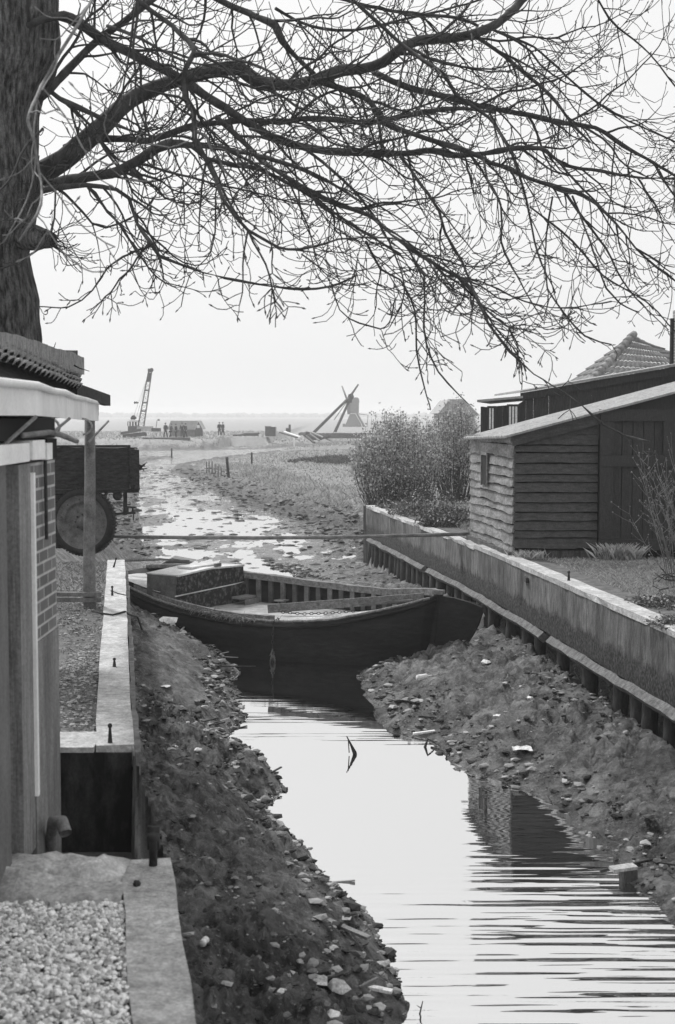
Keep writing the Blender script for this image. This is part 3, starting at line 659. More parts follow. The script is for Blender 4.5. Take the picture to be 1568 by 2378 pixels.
obj('rope_fray', mb, M['rail'], boat)
# ------------------------------------------------------------------ left shed with gutter
hs = thing('brick_shed', 'brick and plaster shed with grey door and white gutter at the left edge', 'shed', (-1.62,7.8,1))
XW = -1.62
obj('wall', MB().box((-4.5,7.49,2.08),(XW,8.14,3.05)), M['brick'], hs)
obj('plaster_wall', MB().box((-4.5,7.49,.1),(XW+.008,8.15,2.08)), M['plaster'], hs)
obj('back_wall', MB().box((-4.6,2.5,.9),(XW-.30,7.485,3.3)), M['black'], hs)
d_ = obj('door', MB().box((XW-.05,4.6,1.0),(XW-.008,6.42,3.06)).box((XW-.05,6.44,1.0),(XW-.010,6.98,3.06)), M['doorpaint'], hs)
fr = obj('door_frame', MB().box((XW-.2,7.17,1.0),(XW+.01,7.45,3.05)), M['framewood'], hs)
obj('frame_trim', MB().box((XW+.011,7.435,1.28),(XW+.03,7.475,3.0)), M['whitepaint'], fr)
obj('lintel', MB().box((XW-.1,4.5,3.065),(XW+.035,7.32,3.16)), M['whitepaint'], hs)
obj('lintel_block', MB().box((XW-.1,7.35,3.07),(XW+.045,7.66,3.17)), M['whitepaint'], hs)
obj('lintel_block', MB().box((XW-.1,7.72,3.06),(XW+.045,7.86,3.15)), M['whitepaint'], hs)
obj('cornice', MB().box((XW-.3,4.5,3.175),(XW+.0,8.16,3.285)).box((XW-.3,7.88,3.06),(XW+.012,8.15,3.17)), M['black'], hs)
obj('conduit', MB().tube([(XW+.02,7.78,3.06),(XW+.02,7.79,2.62)], .01, 6), M['iron'], hs)
obj('trim_pipe', MB().tube([(XW+.03,7.2,3.20),(XW+.06,7.7,3.21),(XW+.07,8.0,3.19),(XW+.09,8.35,3.15)], .016, 6), M['plank'], hs, True)
obj('drain_shoe', MB().tube([(XW+.04,7.75,.8),(XW+.04,7.7,.98),(XW+.07,7.62,1.09),(XW+.13,7.55,1.11),(XW+.16,7.5,1.06)], [.028,.03,.034,.036,.036], 10, False), M['plaster'], hs, True)
# gutter run and fascia
GP = [Vector((-1.52,4.4,0)),Vector((-1.57,7.4,0)),Vector((-2.86,17.05,0))]
mb = MB()
def fascia(a, b, za0, za1, zb0, zb1, th=.03):
    d = (b-a).normalized(); s_ = Vector((-d.y,d.x,0))*th
    return [Vector((a.x,a.y,za0)),Vector((b.x,b.y,zb0)),Vector((b.x,b.y,zb1)),Vector((a.x,a.y,za1))], s_
for (a,b,q0,q1_,q2_,q3_) in ((GP[0],GP[1],3.30,3.445,3.30,3.45),(GP[1],GP[2],3.30,3.45,3.235,3.44)):
    pl, s_ = fascia(a,b,q0,q1_,q2_,q3_); mb.prism(pl, s_)
obj('fascia', mb, M['whitepaint'], hs)
pts = [GP[0]+Vector((.02,0,3.45)),GP[1]+Vector((.02,0,3.455))]+[GP[1].lerp(GP[2], t/8)+Vector((.02,0,3.455-.01*t/8+random.uniform(-.008,.008))) for t in range(1,9)]
obj('gutter', MB().tube(pts, .02, 8), M['whitepaint'], hs, True)
dd = (GP[2]-GP[1])
obj('soffit', MB().prism([GP[1]+Vector((-.02,0,3.28)),GP[2]+Vector((-.05,0,3.29)),GP[2]+Vector((-.55,0,3.29)),GP[1]+Vector((-.55,0,3.28))], (0,0,.03)).box((-2.6,4.5,3.33),(-1.6,7.4,3.36)), M['wagonwood'], hs)
for x0,y0,x1,y1,Y in ((100,968,5,1048,7.3),(178,972,94,1040,8.4),(262,974,208,1042,12.0)):
    pass
for (a, b, Y0, Y1) in (((88,968),(2,1040),7.35,6.9),((170,972),(92,1030),9.4,8.2),((265,978),(205,1028),13.0,11.6)):
    p, q = D(a[0]*.95,a[1],Y0), D(b[0],b[1],Y1); obj('gutter_stay', MB().tube([p,q], .010, 5), M['plank'], hs)
for (hx, hy, Y) in ((115,968,9.0),(284,972,12.5)):
    c = D(hx*.98, hy, Y); c.x = min(c.x, np.interp(Y,[7.4,17],[-1.55,-2.82]))
    obj('gutter_hook', MB().tube([c+Vector((.09*math.sin(a)-.02,0,.0-.07*(1-math.cos(a)))) for a in [i*.38 for i in range(9)]], .009, 5), M['conc'], hs, True)
pb = G(210,1410,.97)
po = obj('post', MB().tube([(pb.x,pb.y,.9),(pb.x-.01,pb.y,1.1),(pb.x-.005,pb.y,1.7),(pb.x+.015,pb.y,2.5),(pb.x+.02,pb.y,3.3)], [.08,.078,.072,.066,.062], 14), M['plank'], hs, True)
obj('post_head', MB().box((pb.x+.0,pb.y-.06,3.3),(pb.x+.12,pb.y+.06,3.6)), M['wagonwood'], hs)
a, b = D(170,905,13.8), D(249,930,17.3); obj('roof_beam', MB().beam(a, b, .08, .13), M['wagonwood'], hs)
for yb in (1380,1393):
    p = G(233,yb+4,1.0); a = D(120,yb,17.1); b = D(236,yb,17.1); obj('rail', MB().beam(a, b, .06, .05), M['plank'], hs)
# tiled roof
def tiled(p0, p1, p2, p3, nu, nv, amp=.03, step=.04, sub=6):   # p0-p1 eave, p3-p2 ridge
    p0,p1,p2,p3 = map(Vector,(p0,p1,p2,p3)); nrm = (p1-p0).cross(p3-p0).normalized()
    if nrm.z < 0: nrm = -nrm
    vs = []; fs = []; NU = nu*sub
    for j in range(nv):
        for e in (0,1):
            v = (j+(0 if e == 0 else 1.06))/nv; v = min(v,1)
            for i in range(NU+1):
                u = i/NU; jit = math.sin(j*12.9+int(i/sub)*7.3)*.006
                h = amp*(abs(math.sin(math.pi*i/sub))**.8)+(step if e == 0 else 0)+jit
                vs.append(p0.lerp(p1,u).lerp(p3.lerp(p2,u), v)+nrm*h)
        for i in range(NU+1):      # front lip
            u = i/NU; vs.append(p0.lerp(p1,u).lerp(p3.lerp(p2,u), j/nv)+nrm*(amp*(abs(math.sin(math.pi*i/sub))**.8)+step-.02))
    k = NU+1
    for j in range(nv):
        b0 = j*3*k
        for i in range(NU):
            fs.append((b0+i,b0+i+1,b0+k+i+1,b0+k+i)); fs.append((b0+2*k+i,b0+2*k+i+1,b0+i+1,b0+i))
    return MB().add(vs, fs)
e0, e1 = D(-90,820,7.3), D(178,911,13.6); r0, r1 = D(-90,775,8.6), D(178,878,15.6)
obj('roof_tiles', tiled(e0, e1, r1, r0, 22, 3, .055, .05, 8), M['tile'], hs, True)
mb = MB().prism([e0-Vector((0,0,.05)), e1-Vector((0,0,.05)), r1-Vector((0,0,.03)), r0-Vector((0,0,.03))], (0,0,-.05)); obj('roof_boards', mb, M['wagonwood'], hs)
rb0, rb1 = D(-70,795,8.8), D(165,850,15.2)
mb = MB(); n_ = 14; pts = []
for i in range(n_): 
    p = rb0.lerp(rb1, i/(n_-1)); mb.obox(p+Vector((0,0,random.uniform(-.008,.008))), (rb1-rb0)/(n_-1)/2*1.02, (.12,0,0), (0,0,.10+random.uniform(-.01,.01)))
obj('ridge_board', mb, M['mortar'], hs)
c_ = D(163,842,15.25); obj('ridge_end', MB().obox(c_, (.07,.03,0), (-.03,.12,0), (0,0,.125)), M['plank'], hs)
# dry twigs on the roof
for (a,b,c) in (((108,826),(124,812),(130,795)),((148,842),(158,832),(162,823)),((172,848),(185,855),(208,862))):
    mb = MB().tube([D(*a,14),D(*b,14),D(*c,14)], [.009,.006,.003], 5)
    tag(obj('dry_twig', mb, M['twig'], None, True), {108:'upright dry twig on the shed ridge nearest the tree trunk',148:'tiny upright dry twig on the shed ridge end',172:'dry twig jutting sideways from the end of the shed ridge'}[a[0]], 'twig')
# ------------------------------------------------------------------ wagon
wg = thing('farm_wagon', 'rotting dark farm wagon with rubber tyre parked at the end of the left quay', 'wagon', (-4.6,25,.95))
x0 = D(60,1040,25).x; x1 = D(318,1040,25).x; zb = D(200,1136,25).z; zt = D(200,1037,25).z
nb = 3
for i in range(nb):
    a = zb+(zt-zb)*i/nb; b = zb+(zt-zb)*(i+1)/nb-.012
    mb = MB(); k = 14
    vs = []
    for j in range(k+1):
        x = lerp(x0, x1-.14, j/k)
        for yo, z in ((24.97+random.uniform(-.006,.006),a),(24.97+random.uniform(-.006,.006),b+(random.uniform(-.03,.012) if i == nb-1 else 0)),(25.02,b),(25.02,a)): vs.append((x,yo,z))
    fs = [(j*4+q,j*4+(q+1)%4,(j+1)*4+(q+1)%4,(j+1)*4+q) for j in range(k) for q in range(4)]+[(3,2,1,0),(k*4,k*4+1,k*4+2,k*4+3)]
    obj('side_board', mb.add(vs, fs), M['wagonwood'], wg)
for i in range(nb):
    a = zb+(zt-zb)*i/nb; b = zb+(zt-zb)*(i+1)/nb-.012; obj('side_board', MB().box((x0,26.75,a),(x1-.1,26.8,b)), M['wagonwood'], wg)
obj('end_board', MB().box((x1-.03,25.03,zb),(x1+.01,26.7,zt-.07)), M['wagonwood'], wg)
obj('corner_post', MB().box((x1-.13,24.93,zb-.02),(x1+.03,25.025,zt-.06)), M['wagonwood'], wg)
obj('corner_post', MB().box((x1-.13,26.74,zb-.02),(x1+.03,26.85,zt-.06)), M['wagonwood'], wg)
obj('floor', MB().box((x0,24.99,zb-.07),(x1+.02,26.82,zb-.005)), M['wagonwood'], wg)
obj('end_roller', MB().tube([(x1-.02,24.9,zb+.01),(x1-.02,26.9,zb+.01)], .06, 10), M['wagonwood'], wg, True)
obj('upright', MB().box((x0+1.0,24.94,zb-.05),(x0+1.08,24.968,zt)), M['wagonwood'], wg)
mb = MB()
for k in range(7): mb.tube([(x1+.01, 25.0+random.uniform(0,.3), zt-.35+random.uniform(-.1,.05)),(x1+.10+random.uniform(0,.08), 25+random.uniform(0,.3), zt-.32+random.uniform(-.15,.05))], [.015,.008], 4)
obj('splinter', mb, M['wagonwood'], wg)
wc = D(189,1212,24.75); nx = Vector((-.38,-.925,0)).normalized()
def wheel(c, nm):
    ty = obj('wheel', MB().lathe(c, nm, [(-.11,.40),(-.12,.50),(-.085,.565),(-.05,.58),(.05,.58),(.085,.565),(.105,.51),(.10,.475),(.085,.465)], 48), M['tyre'], wg, True)
    mb = MB().lathe(c, nm, [(.095,.475),(.075,.44),(.06,.36),(.062,.345),(.03,.33),(.02,.28),(.03,.14),(.05,.10),(.10,.085),(.115,.06),(.12,0)], 40); 
    rm = obj('rim', mb, M['rim'], ty, True)
    u = nm.cross(Vector((0,0,1))).normalized(); mb = MB()
    for k in range(8):
        a = k*math.pi/4; mb.stone(c+nm*.06+(u*math.cos(a)+Vector((0,0,1))*math.sin(a))*.13, .018, jit=.05)
    for k in range(10):
        a = k*math.pi/5+.2; mb.stone(c+nm*.065+(u*math.cos(a)+Vector((0,0,1))*math.sin(a))*.40, .014, jit=.05)
    obj('wheel_bolts', mb, M['iron'], rm)
    mb = MB()
    for k in range(60):
        a = k*2*math.pi/60; rad = (u*math.cos(a)+Vector((0,0,1))*math.sin(a)); mb.obox(c+rad*.583, rad*.012, nm*.08, rad.cross(nm)*.017)
    obj('tread', mb, M['tyre'], ty)
wg.rotation_euler.z = R(9)
wheel(wc, nx); wheel(wc+Vector((-.45,1.5,0)), -nx)
for (a, b) in (((148,1140),(160,1164)),((155,1138),(172,1160)),((238,1138),(222,1168)),((252,1138),(240,1160))):
    obj('spring_strut', MB().beam(D(*a,25.1), D(*b,25.0), .04, .04), M['iron'], wg)
obj('drop_bar', MB().beam(D(294,1135,25.2), D(294,1197,25.2), .06, .07), M['iron'], wg)
obj('tow_bar', MB().beam(D(236,1196,25.3), D(318,1192,25.2), .05, .04), M['iron'], wg)
mb = MB(); mb.beam(D(295,1178,25.2), D(318,1180,25.2), .05, .03); mb.beam(D(300,1180,25.2),D(300,1194,25.2),.03,.03); mb.beam(D(311,1180,25.2),D(312,1194,25.2),.03,.03); mb.beam(D(313,1190,25.2),D(313,1210,25.2),.02,.02)
obj('hitch', mb, M['iron'], wg)
obj('tail_lamp', MB().lathe(D(275,1151,25.15)+Vector((0,-.05,0)), (0,-1,0), [(0,.02),(0,.07),(.05,.085),(.07,.06),(.075,0)], 14), M['iron'], wg, True)
# ------------------------------------------------------------------ weatherboarded shed on the right
sh = thing('tarred_shed', 'dark weatherboarded shed with light end wall and plank door on the right bank', 'shed', (2.9,23.3,1))
def boards(p0, p1, z0, z1f, rows, m, parent, out, name='wall_boards', wav=.012, segs=14):
    p0, p1 = Vector(p0), Vector(p1); zs = [z0]
    while zs[-1] < 4.2: zs.append(zs[-1]+rows*random.uniform(.72,1.3))
    mb = MB()
    for r in range(len(zs)-1):
        vs = []; ok = False; ph = random.random()*9; cols = []
        for i in range(segs+1):
            t = i/segs; p = p0.lerp(p1, t); zt = z1f(t)
            a = zs[r]+wav*math.sin(ph+t*random.choice((6,7,8)))*(.3+ph/9)+random.uniform(-.6,.6)*wav; b = zs[r+1]-.020+random.uniform(-.004,.004)
            a = min(a, zt); b = min(b, zt)
            if b-a > .01: ok = True
            o1 = out*(.04+random.uniform(-.004,.004)); o2 = out*.008
            cols.append([p+o1+Vector((0,0,a)), p+o2+Vector((0,0,b)), p-out*.02+Vector((0,0,b)), p-out*.02+Vector((0,0,a))])
        if not ok: continue
        vs = [v for c in cols for v in c]; 
        fs = [(j*4+q,j*4+(q+1)%4,(j+1)*4+(q+1)%4,(j+1)*4+q) for j in range(segs) for q in range(4)]+[(3,2,1,0),(segs*4,segs*4+1,segs*4+2,segs*4+3)]
        mb.add(vs, fs)
    return obj(name, mb, m, parent)
def rz(x): return 2.98+.262*(x-2.75)
CF = Vector((2.90,23.3,0)); CB = Vector((2.53,26.8,0)); CR = Vector((4.27,23.33,0)); DR = Vector((5.52,23.36,0))
boards(CF, CR, 1.12, lambda t: rz(lerp(2.9,4.27,t))-.16, .145, M['tarboard'], sh, Vector((0,-1,0)), wav=.006)
boards(CB, CF, 1.05, lambda t: 2.95, .17, M['weather'], sh, Vector((-.995,-.1,0)), wav=.02)
obj('eave_board', MB().prism([(2.86,23.22,2.80),(4.3,23.22,rz(4.3)-.22),(4.3,23.22,rz(4.3)-.03),(2.86,23.22,rz(2.86)-.03)], (0,.03,0)), M['tarboard'], sh)
obj('eave_board', MB().beam(CB+Vector((-.05,0,2.9)), CF+Vector((-.05,0,2.9)), .03, .10), M['weather'], sh)
obj('inner_wall', MB().box((2.97,23.45,1.0),(8.2,26.7,2.9)), M['black'], sh)  # black backing: painted stand-in for shadow under the laps, seen through board gaps
mb = MB(); rows_ = 70; cols_ = 8; vs = []
for i in range(rows_+1):
    y = 23.10+i*(27.0-23.10)/rows_
    for j in range(cols_+1):
        x = lerp(2.72-.10*((y-23.1)/3.9)*3.4, 8.6, j/cols_); vs.append((x, y, rz(x)+.012*math.sin(i*1.57)+random.uniform(-.002,.002)))
fs = [(i*(cols_+1)+j, i*(cols_+1)+j+1, (i+1)*(cols_+1)+j+1, (i+1)*(cols_+1)+j) for i in range(rows_) for j in range(cols_)]
ro = obj('roof', MB().add(vs, fs), M['roofsheet'], sh); q = ro.modifiers.new('t','SOLIDIFY'); q.thickness = .035; q.offset = -1
obj('foundation', MB().beam(CB+Vector((-.02,0,1.0)), CF+Vector((-.02,0,1.0)), .14, .11).beam(CF+Vector((0,.06,.98)), CR+Vector((0,.06,.98)), .08, .2), M['concside'], sh)
wp = [CB.lerp(CF, t) for t in (.33,.47)]
mb = MB(); o_ = Vector((-.055,0,0)); mb.beam(wp[0]+o_+Vector((0,0,2.05)), wp[0]+o_+Vector((0,0,2.62)), .05,.03); mb.beam(wp[1]+o_+Vector((0,0,2.05)), wp[1]+o_+Vector((0,0,2.62)), .05,.03)
mb.beam(wp[0].lerp(wp[1],.0)+o_+Vector((0,0,2.62)), wp[1]+o_+Vector((0,0,2.62)), .03,.05)
wn = obj('window', mb, M['rail'], sh); obj('pane', MB().beam(wp[0].lerp(wp[1],.1)+Vector((-.047,0,2.34)), wp[0].lerp(wp[1],.9)+Vector((-.047,0,2.34)), .01,.54), M['black'], wn)
dz0, dz1 = 1.10, 3.40
door = obj('door', MB().box((4.275,23.24,dz0),(5.535,23.28,dz1)), M['black'], sh)
mb = MB()
for i in range(7): mb.box((4.30+i*.175,23.215+.006*(i%2),dz0+.01),(4.30+i*.175+.164,23.238,dz1-.01))
obj('door_boards', mb, M['tardoor'], door)
for a, b in (((4.28,23.16,dz1-.19),(5.53,23.22,dz1)),((4.28,23.16,2.47),(5.53,23.22,2.65)),((4.28,23.16,dz0),(5.53,23.22,dz0+.18))): obj('door_rail', MB().box(a,b), M['tardoor'], door)
for a, b in (((4.28,23.165,dz0+.186),(4.50,23.22,2.464)),((4.28,23.165,2.656),(4.50,23.22,dz1-.196)),((5.31,23.165,2.656),(5.53,23.22,dz1-.196))): obj('door_stile', MB().box(a,b), M['tardoor'], door)
hc = D(1400,1106,23.17); mb = MB().tube([hc+Vector((.045*math.cos(a),0,.045*math.sin(a))) for a in [i*math.pi/8 for i in range(17)]], .006, 5, False); obj('ring_handle', mb, M['rim'], door, True)
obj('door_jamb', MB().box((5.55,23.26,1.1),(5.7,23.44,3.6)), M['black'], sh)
obj('upper_wall', MB().prism([(4.3,23.30,3.1),(8.5,23.30,3.1),(8.5,23.30,rz(8.5)-.04),(4.3,23.30,rz(4.3)-.04)], (0,.05,0)), M['tardoor'], sh)
obj('front_boards', MB().box((5.72,23.30,1.1),(8.5,23.34,3.095)), M['tardoor'], sh)
# ------------------------------------------------------------------ dark barn behind
bn = thing('dark_barn', 'long dark boarded barn with two small pale windows behind the shed', 'barn', (6,32,.9))
def bz(x): return 3.60+.085*(x-3.2) if x < 4.14 else 3.77+.172*(x-4.14)
xw = 3.22; mb = MB(); mb2 = MB()
while xw < 10.5:
    w_ = random.uniform(.15,.19); a, b = xw, xw+w_-.006; yo = 32+random.uniform(-.008,.008)
    tgt = mb
    tgt.prism([(a,yo,.8),(b,yo,.8),(b,yo,bz(b)-.12),(a,yo,bz(a)-.12)], (0,.04,0)); xw += w_
obj('wall_boards', mb, M['barnboard'], bn)
obj('side_wall', MB().prism([(3.22,32.05,.8),(4.0,37,.8),(4.0,37,3.5),(3.22,32.05,3.5)], (.05,0,0)), M['barnboard'], bn)
obj('cornice', MB().prism([(4.10,31.93,bz(4.15)-.13),(8.3,31.93,bz(8.3)-.15),(8.3,31.93,bz(8.3)+.03),(4.10,31.93,bz(4.15)+.03)], (0,.05,0)), M['barnboard'], bn)
obj('roof', MB().prism([(3.12,31.85,3.60),(4.14,31.85,3.69),(4.14,31.85,3.74),(3.12,31.85,3.65)], (.85,5.2,0)).prism([(4.08,31.85,bz(4.15)+.035),(10.5,31.85,bz(10.5)+.035),(10.5,31.85,bz(10.5)+.10),(4.08,31.85,bz(4.15)+.08)], (0,5.2,0)), M['roofsheet'], bn)
for a, b, zt_, zb_ in ((1136,1149,948,996),(1182,1204,944,992)):
    p = D(a,zb_,31.93); q = D(b,zt_,31.93); fx = obj('window', MB().box((p.x-.04,31.93,p.z-.04),(q.x+.04,31.98,q.z+.05)), M['barnboard'], bn)
    mb = MB(); nn_ = 3 if b-a > 15 else 2; ww = (q.x-p.x)/nn_
    for k in range(nn_): mb.box((p.x+k*ww,31.915,p.z),(p.x+(k+1)*ww-.025,31.927,q.z))
    obj('pane', mb, M['pale'], fx)
obj('bracket', MB().box((8.25,31.9,4.0),(8.42,32.02,4.05)).box((8.25,31.88,3.9),(8.28,31.9,4.05)), M['pale'], bn)
# tiled house roof
hr = thing('tiled_house', 'house with a tall hipped pantile roof rising behind the dark barn', 'house', (9,42,1))
ap = D(1474,780,43.5); k1 = D(1335,888,41.0); k2 = D(1300,905,44.5); k3 = D(1640,905,41.0); cr_ = D(1405,868,41.2)
# front slope from hip line to the right, left slope behind the hip
fl_, frr = Vector((7.0,41,3.9)), Vector((12.4,41,3.9)); bl = Vector((7.0,46.5,3.9)); apx = Vector((ap.x,43.6,ap.z))
obj('roof_tiles', tiled(fl_, frr, apx+Vector((.55,0,-.30)), apx, 22, 9, .045, .05, 6), M['lighttile'], hr, True)
obj('roof_tiles', tiled(bl, fl_, apx, apx+Vector((.0,.05,0)), 22, 9, .045, .05, 5), M['lighttile'], hr, True)
obj('roof_tiles', tiled(frr, Vector((12.4,46.5,3.9)), apx+Vector((.55,.1,-.3)), apx+Vector((.55,0,-.3)), 16, 9, .045, .05, 5), M['lighttile'], hr, True)
mb = MB(); 
for i in range(13): a = fl_.lerp(apx, i/13)+Vector((0,0,.07)); b = fl_.lerp(apx, (i+1.08)/13)+Vector((0,0,.055)); mb.tube([a,b], [.13,.11], 8)
obj('hip_tiles', mb, M['lighttile'], hr, True)
obj('wall', MB().box((7.15,41.2,.8),(12.2,46.3,3.88)), M['brick2'], hr)
bh = thing('brick_house', 'corner of a tall light brick house at the right edge of the view', 'house', (8.6,36,1))
xx = D(1558,900,34).x
obj('wall', MB().box((xx+.02,27.5,.8),(xx+5,34,D(1560,722,34).z)), brick_mat('pale_house_brick', .16, .24, .42, 'y'), bh)
obj('corner_pipe', MB().tube([(xx-.02,33.9,.9),(xx-.02,33.9,D(1560,740,34).z)], .045, 8), M['iron'], bh)
# far pale barn
fb = thing('hay_barn', 'pale barn roof showing above the shrubs in the haze', 'barn', (8,92,.5))
a = D(1018,960,92); t1 = D(1045,927,92); t2 = D(1078,927,92); b = D(1115,965,92)
obj('roof', MB().prism([a,b,t2,t1], (0,9,0)), M['haystack'], fb); obj('wall', MB().box((a.x+.3,92.3,.2),(b.x-.3,100.5,a.z+.05)), M['haystack'], fb)
# ------------------------------------------------------------------ THE TREE
tree = thing('bare_tree', 'large leafless tree whose low limbs reach across the whole sky', 'tree', (-3.5,14.5,.9))
TD = 14.0
tr = [((-40,1050),14,.50),((-20,820),14,.47),((-22,760),14,.46),((-28,700),14,.47),((-30,640),14,.43),((-34,580),14,.42),((-25,500),14,.46),((-25,430),14,.50),((-22,350),14,.45),((-18,260),14,.45),((-10,160),14,.50),((10,70),14,.53),((10,-40),14,.50),((-10,-200),14.2,.42),((-20,-420),14.5,.36),((10,-700),15,.26),((20,-1000),15.5,.12)]
def densify(pts, rad, step=.25, wob_=0):
    P = [Vector(p) for p in pts]; out = []; rr = []
    n = len(P)
    for i in range(n-1):
        p0 = P[max(i-1,0)]; p1 = P[i]; p2 = P[i+1]; p3 = P[min(i+2,n-1)]; k = max(1, int((p2-p1).length/step))
        for j in range(k):
            t = j/k; q = .5*((2*p1)+(p2-p0)*t+(2*p0-5*p1+4*p2-p3)*t*t+(3*p1-p0-3*p2+p3)*t**3)
            out.append(q+Vector((random.uniform(-1,1),random.uniform(-1,1),random.uniform(-1,1)))*wob_); rr.append(rad[i]+(rad[i+1]-rad[i])*t)
    out.append(P[-1]); rr.append(rad[-1]); return out, rr
def bark_tube(pts, rad, n, amp):
    mb = MB().tube(pts, rad, n); vs = []
    m = len(pts)
    for i in range(m):
        for k in range(n):
            v = Vector(mb.v[i*n+k]); c = pts[i]; a = (v-c)
            f = mnoise.noise(Vector((v.x*9, v.y*9, v.z*2.2)))*amp+mnoise.noise(Vector((v.x*3, v.y*3, v.z*1.5)))*amp*1.5
            vs.append(tuple(v+a.normalized()*f))
    mb.v = vs; return mb
pts, rr = densify([D(p[0],p[1],Y) for p,Y,r in tr], [r for p,Y,r in tr], .08)
obj('trunk', bark_tube(pts, rr, 72, .028), M['bark'], tree, True)
